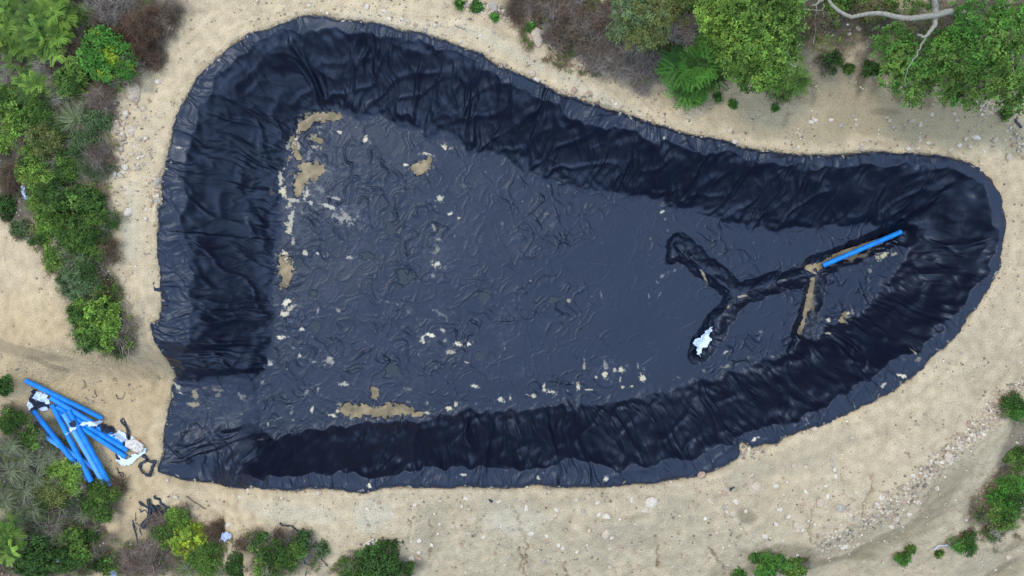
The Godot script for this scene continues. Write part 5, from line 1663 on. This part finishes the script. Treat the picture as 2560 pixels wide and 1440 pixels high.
func build_trees():
	rng.seed = 313
	var y := spot(1595, 50).y
	tree("tree", 1595, 45, "pale green rounded tree with twigs showing, top right", [[1575,25,42,y+1.7,0.7], [1620,35,44,y+1.8,0.7], [1600,75,42,y+1.5,0.7], [1560,70,34,y+1.3,0.7], [1640,75,34,y+1.3,0.7], [1600,0,40,y+1.6,0.7]], "fine", "olive", 900, "sage", 0.5,
		[[[[1595,45,y-0.1],[1598,48,y+0.8],[1602,52,y+1.8]], 0.07, 0.03, "trunk"], [[[1598,48,y+0.7],[1625,70,y+1.4],[1640,85,y+1.7]], 0.035, 0.012, "branch"], [[[1598,48,y+0.7],[1570,30,y+1.5],[1560,12,y+1.9]], 0.035, 0.012, "branch"], [[[1598,50,y+0.8],[1580,75,y+1.4],[1570,95,y+1.6]], 0.03, 0.01, "branch"]])
	y = spot(1880, 90).y
	tree("tree", 1880, 80, "big bright green leafy tree, left of the bare soil, top right", [[1830,30,62,y+2.0,0.75], [1890,20,66,y+2.4,0.75], [1945,45,52,y+2.2,0.7], [1860,85,60,y+2.3,0.75], [1920,95,56,y+2.2,0.75], [1850,140,52,y+1.7,0.75], [1905,160,50,y+1.5,0.75], [1955,130,42,y+1.5,0.7], [1880,195,38,y+0.9,0.7], [1930,190,34,y+0.9,0.7], [1800,80,40,y+1.6,0.7], [1960,5,46,y+2.0,0.7], [1780,20,44,y+1.6,0.7]], "broad", "bright", 2300, "green", 0.6,
		[[[[1880,80,y-0.1],[1882,78,y+1.0],[1885,82,y+2.2]], 0.12, 0.05, "trunk"], [[[1882,80,y+0.9],[1920,110,y+1.5],[1960,150,y+1.7],[1990,170,y+1.8]], 0.05, 0.015, "branch"], [[[1882,80,y+0.9],[1850,120,y+1.6],[1830,170,y+1.7]], 0.05, 0.015, "branch"], [[[1882,78,y+1.0],[1940,40,y+2.0],[1990,20,y+2.4]], 0.05, 0.012, "branch"]])
	y = spot(2405, 20).y
	tree("tree", 2410, 30, "wide sparse leafy tree with thick pale limbs, right top corner", [[2230,105,44,y+1.3,0.5], [2270,150,54,y+1.3,0.5], [2330,140,50,y+1.6,0.5], [2390,150,56,y+1.7,0.5], [2450,110,60,y+2.0,0.5], [2510,80,60,y+2.2,0.5], [2545,160,56,y+1.6,0.5], [2480,190,56,y+1.4,0.5], [2420,215,46,y+1.0,0.5], [2350,200,44,y+1.0,0.5], [2280,215,38,y+0.8,0.5], [2240,185,34,y+0.9,0.5], [2530,220,44,y+1.0,0.5], [2440,30,50,y+2.2,0.5], [2540,20,56,y+2.4,0.5], [2300,0,34,y+1.5,0.5], [2385,95,34,y+1.7,0.5], [2560,240,36,y+1.0,0.5], [2290,240,24,y+0.6,0.5], [2380,235,26,y+0.6,0.5]], "broad", "green", 1900, "vivid", 0.4,
		[[[[2412,30,y-0.2],[2402,38,y+1.2],[2370,32,y+2.2],[2330,38,y+2.4],[2275,46,y+2.4],[2205,34,y+2.2],[2150,38,y+2.0],[2128,42,y+1.9],[2096,26,y+1.8],[2074,-4,y+1.7]], 0.15, 0.05, "trunk"], [[[2338,44,y+2.3],[2336,20,y+2.5],[2332,-20,y+2.9]], 0.11, 0.08, "branch"], [[[2340,44,y+2.3],[2330,70,y+2.3],[2312,94,y+2.3],[2292,84,y+2.4]], 0.09, 0.03, "branch"], [[[2312,94,y+2.3],[2300,120,y+2.2],[2270,170,y+2.1]], 0.035, 0.012, "branch"], [[[2405,36,y+0.6],[2450,50,y+1.5],[2500,45,y+2.2],[2520,20,y+2.5]], 0.07, 0.015, "branch"], [[[2420,60,y+1.2],[2430,52,y+1.5],[2450,62,y+1.7]], 0.08, 0.03, "branch"], [[[2412,35,y+0.6],[2450,110,y+1.5],[2470,190,y+1.6]], 0.05, 0.012, "branch"], [[[2500,45,y+2.2],[2530,110,y+2.2],[2532,180,y+2.0]], 0.025, 0.01, "branch"], [[[2450,110,y+1.5],[2500,150,y+1.8],[2495,200,y+1.7]], 0.025, 0.01, "branch"], [[[2270,170,y+1.9],[2262,205,y+1.6],[2266,220,y+1.4]], 0.016, 0.008, "branch"]])
	y = spot(2120, 10).y
	tree("tree", 2060, -20, "thin bare branches of a leafless tree, top edge right", [[2190,25,26,y+1.2,0.5], [2050,60,26,y+1.0,0.5], [2060,110,24,y+0.7,0.5]], "fine", "olive", 130, "brown", 0.4,
		[[[[2060,-25,y-0.2],[2058,-12,y+0.5],[2050,4,y+1.0],[2030,14,y+1.4]], 0.06, 0.03, "trunk"], [[[2060,-20,y+0.3],[2040,20,y+0.9],[2038,80,y+1.0],[2034,110,y+0.9]], 0.035, 0.012, "branch"], [[[2050,-10,y+0.3],[2010,5,y+1.0],[1995,22,y+1.2],[1965,6,y+1.4]], 0.04, 0.015, "branch"], [[[1998,20,y+1.2],[2015,24,y+1.2],[2060,26,y+1.3]], 0.02, 0.01, "branch"], [[[1998,20,y+1.2],[1994,42,y+1.1]], 0.02, 0.01, "branch"], [[[2060,10,y+0.8],[2056,50,y+0.9],[2040,70,y+0.9]], 0.02, 0.008, "branch"]])

# ------------------------------------------------------------ undergrowth
func build_undergrowth():
	rng.seed = 71
	var zones := [[110,150,220,170,2600,"brown"], [110,350,170,160,1500,"grey"], [190,600,80,150,700,"brown"], [250,820,80,70,260,"brown"], [1500,90,200,100,1300,"brown"], [1760,80,180,110,900,"brown"], [2380,110,190,110,700,"grey"], [2090,55,110,60,320,"pink"], [100,1190,140,110,900,"straw"], [140,1370,160,80,700,"pink"], [480,1390,140,60,450,"pink"], [700,1400,110,50,260,"pink"], [340,1400,70,50,260,"pink"], [930,1425,110,30,160,"brown"], [400,40,60,50,200,"pink"], [2490,1290,70,90,160,"brown"]]
	var xf := [[], [], []]
	var cols := [[], [], []]
	var gx := [[], [], []]
	var gc := [[], [], []]
	for z in zones:
		for k in int(z[4] * 1.6):
			var a := rng.randf() * TAU
			var q := sqrt(rng.randf())
			var px: float = z[0] + cos(a) * q * z[2]
			var py: float = z[1] + sin(a) * q * z[3]
			var pl := plan(px, py)
			if field(f_outer, pl.x, pl.z) > -0.9: continue
			if nf.get_noise_2d(pl.x * 0.6, pl.z * 0.6) < -0.15: continue
			var g := spot(px, py)
			var b := Basis(Vector3.UP, rng.randf() * TAU).scaled(Vector3.ONE * rng.randf_range(0.45, 1.0))
			var w := rng.randf_range(0.6, 1.25)
			var v := rng.randi() % 3
			if rng.randf() < 0.55:
				var c: Color = hues[z[5]].lerp(hues["brown"], rng.randf() * 0.6)
				xf[v].append(Transform3D(b, g + Vector3(0, 0.03, 0)))
				cols[v].append(Color(c.r * w, c.g * w, c.b * w))
			else:
				var c: Color = hues["green"].lerp(hues["olive"], rng.randf())
				gx[v].append(Transform3D(b, g + Vector3(0, 0.08, 0)))
				gc[v].append(Color(c.r * w, c.g * w, c.b * w))
	for k in 3:
		tag(multi("dry_undergrowth", kit.twig[k], M.twig, xf[k], cols[k]), "dry twigs and dead stalks covering the ground under the scrub", "undergrowth", "dry undergrowth", "stuff")
		tag(multi("green_undergrowth", kit.fine[k], M.leaf, gx[k], gc[k]), "low green ground cover between the shrubs", "ground cover", "green ground cover", "stuff")
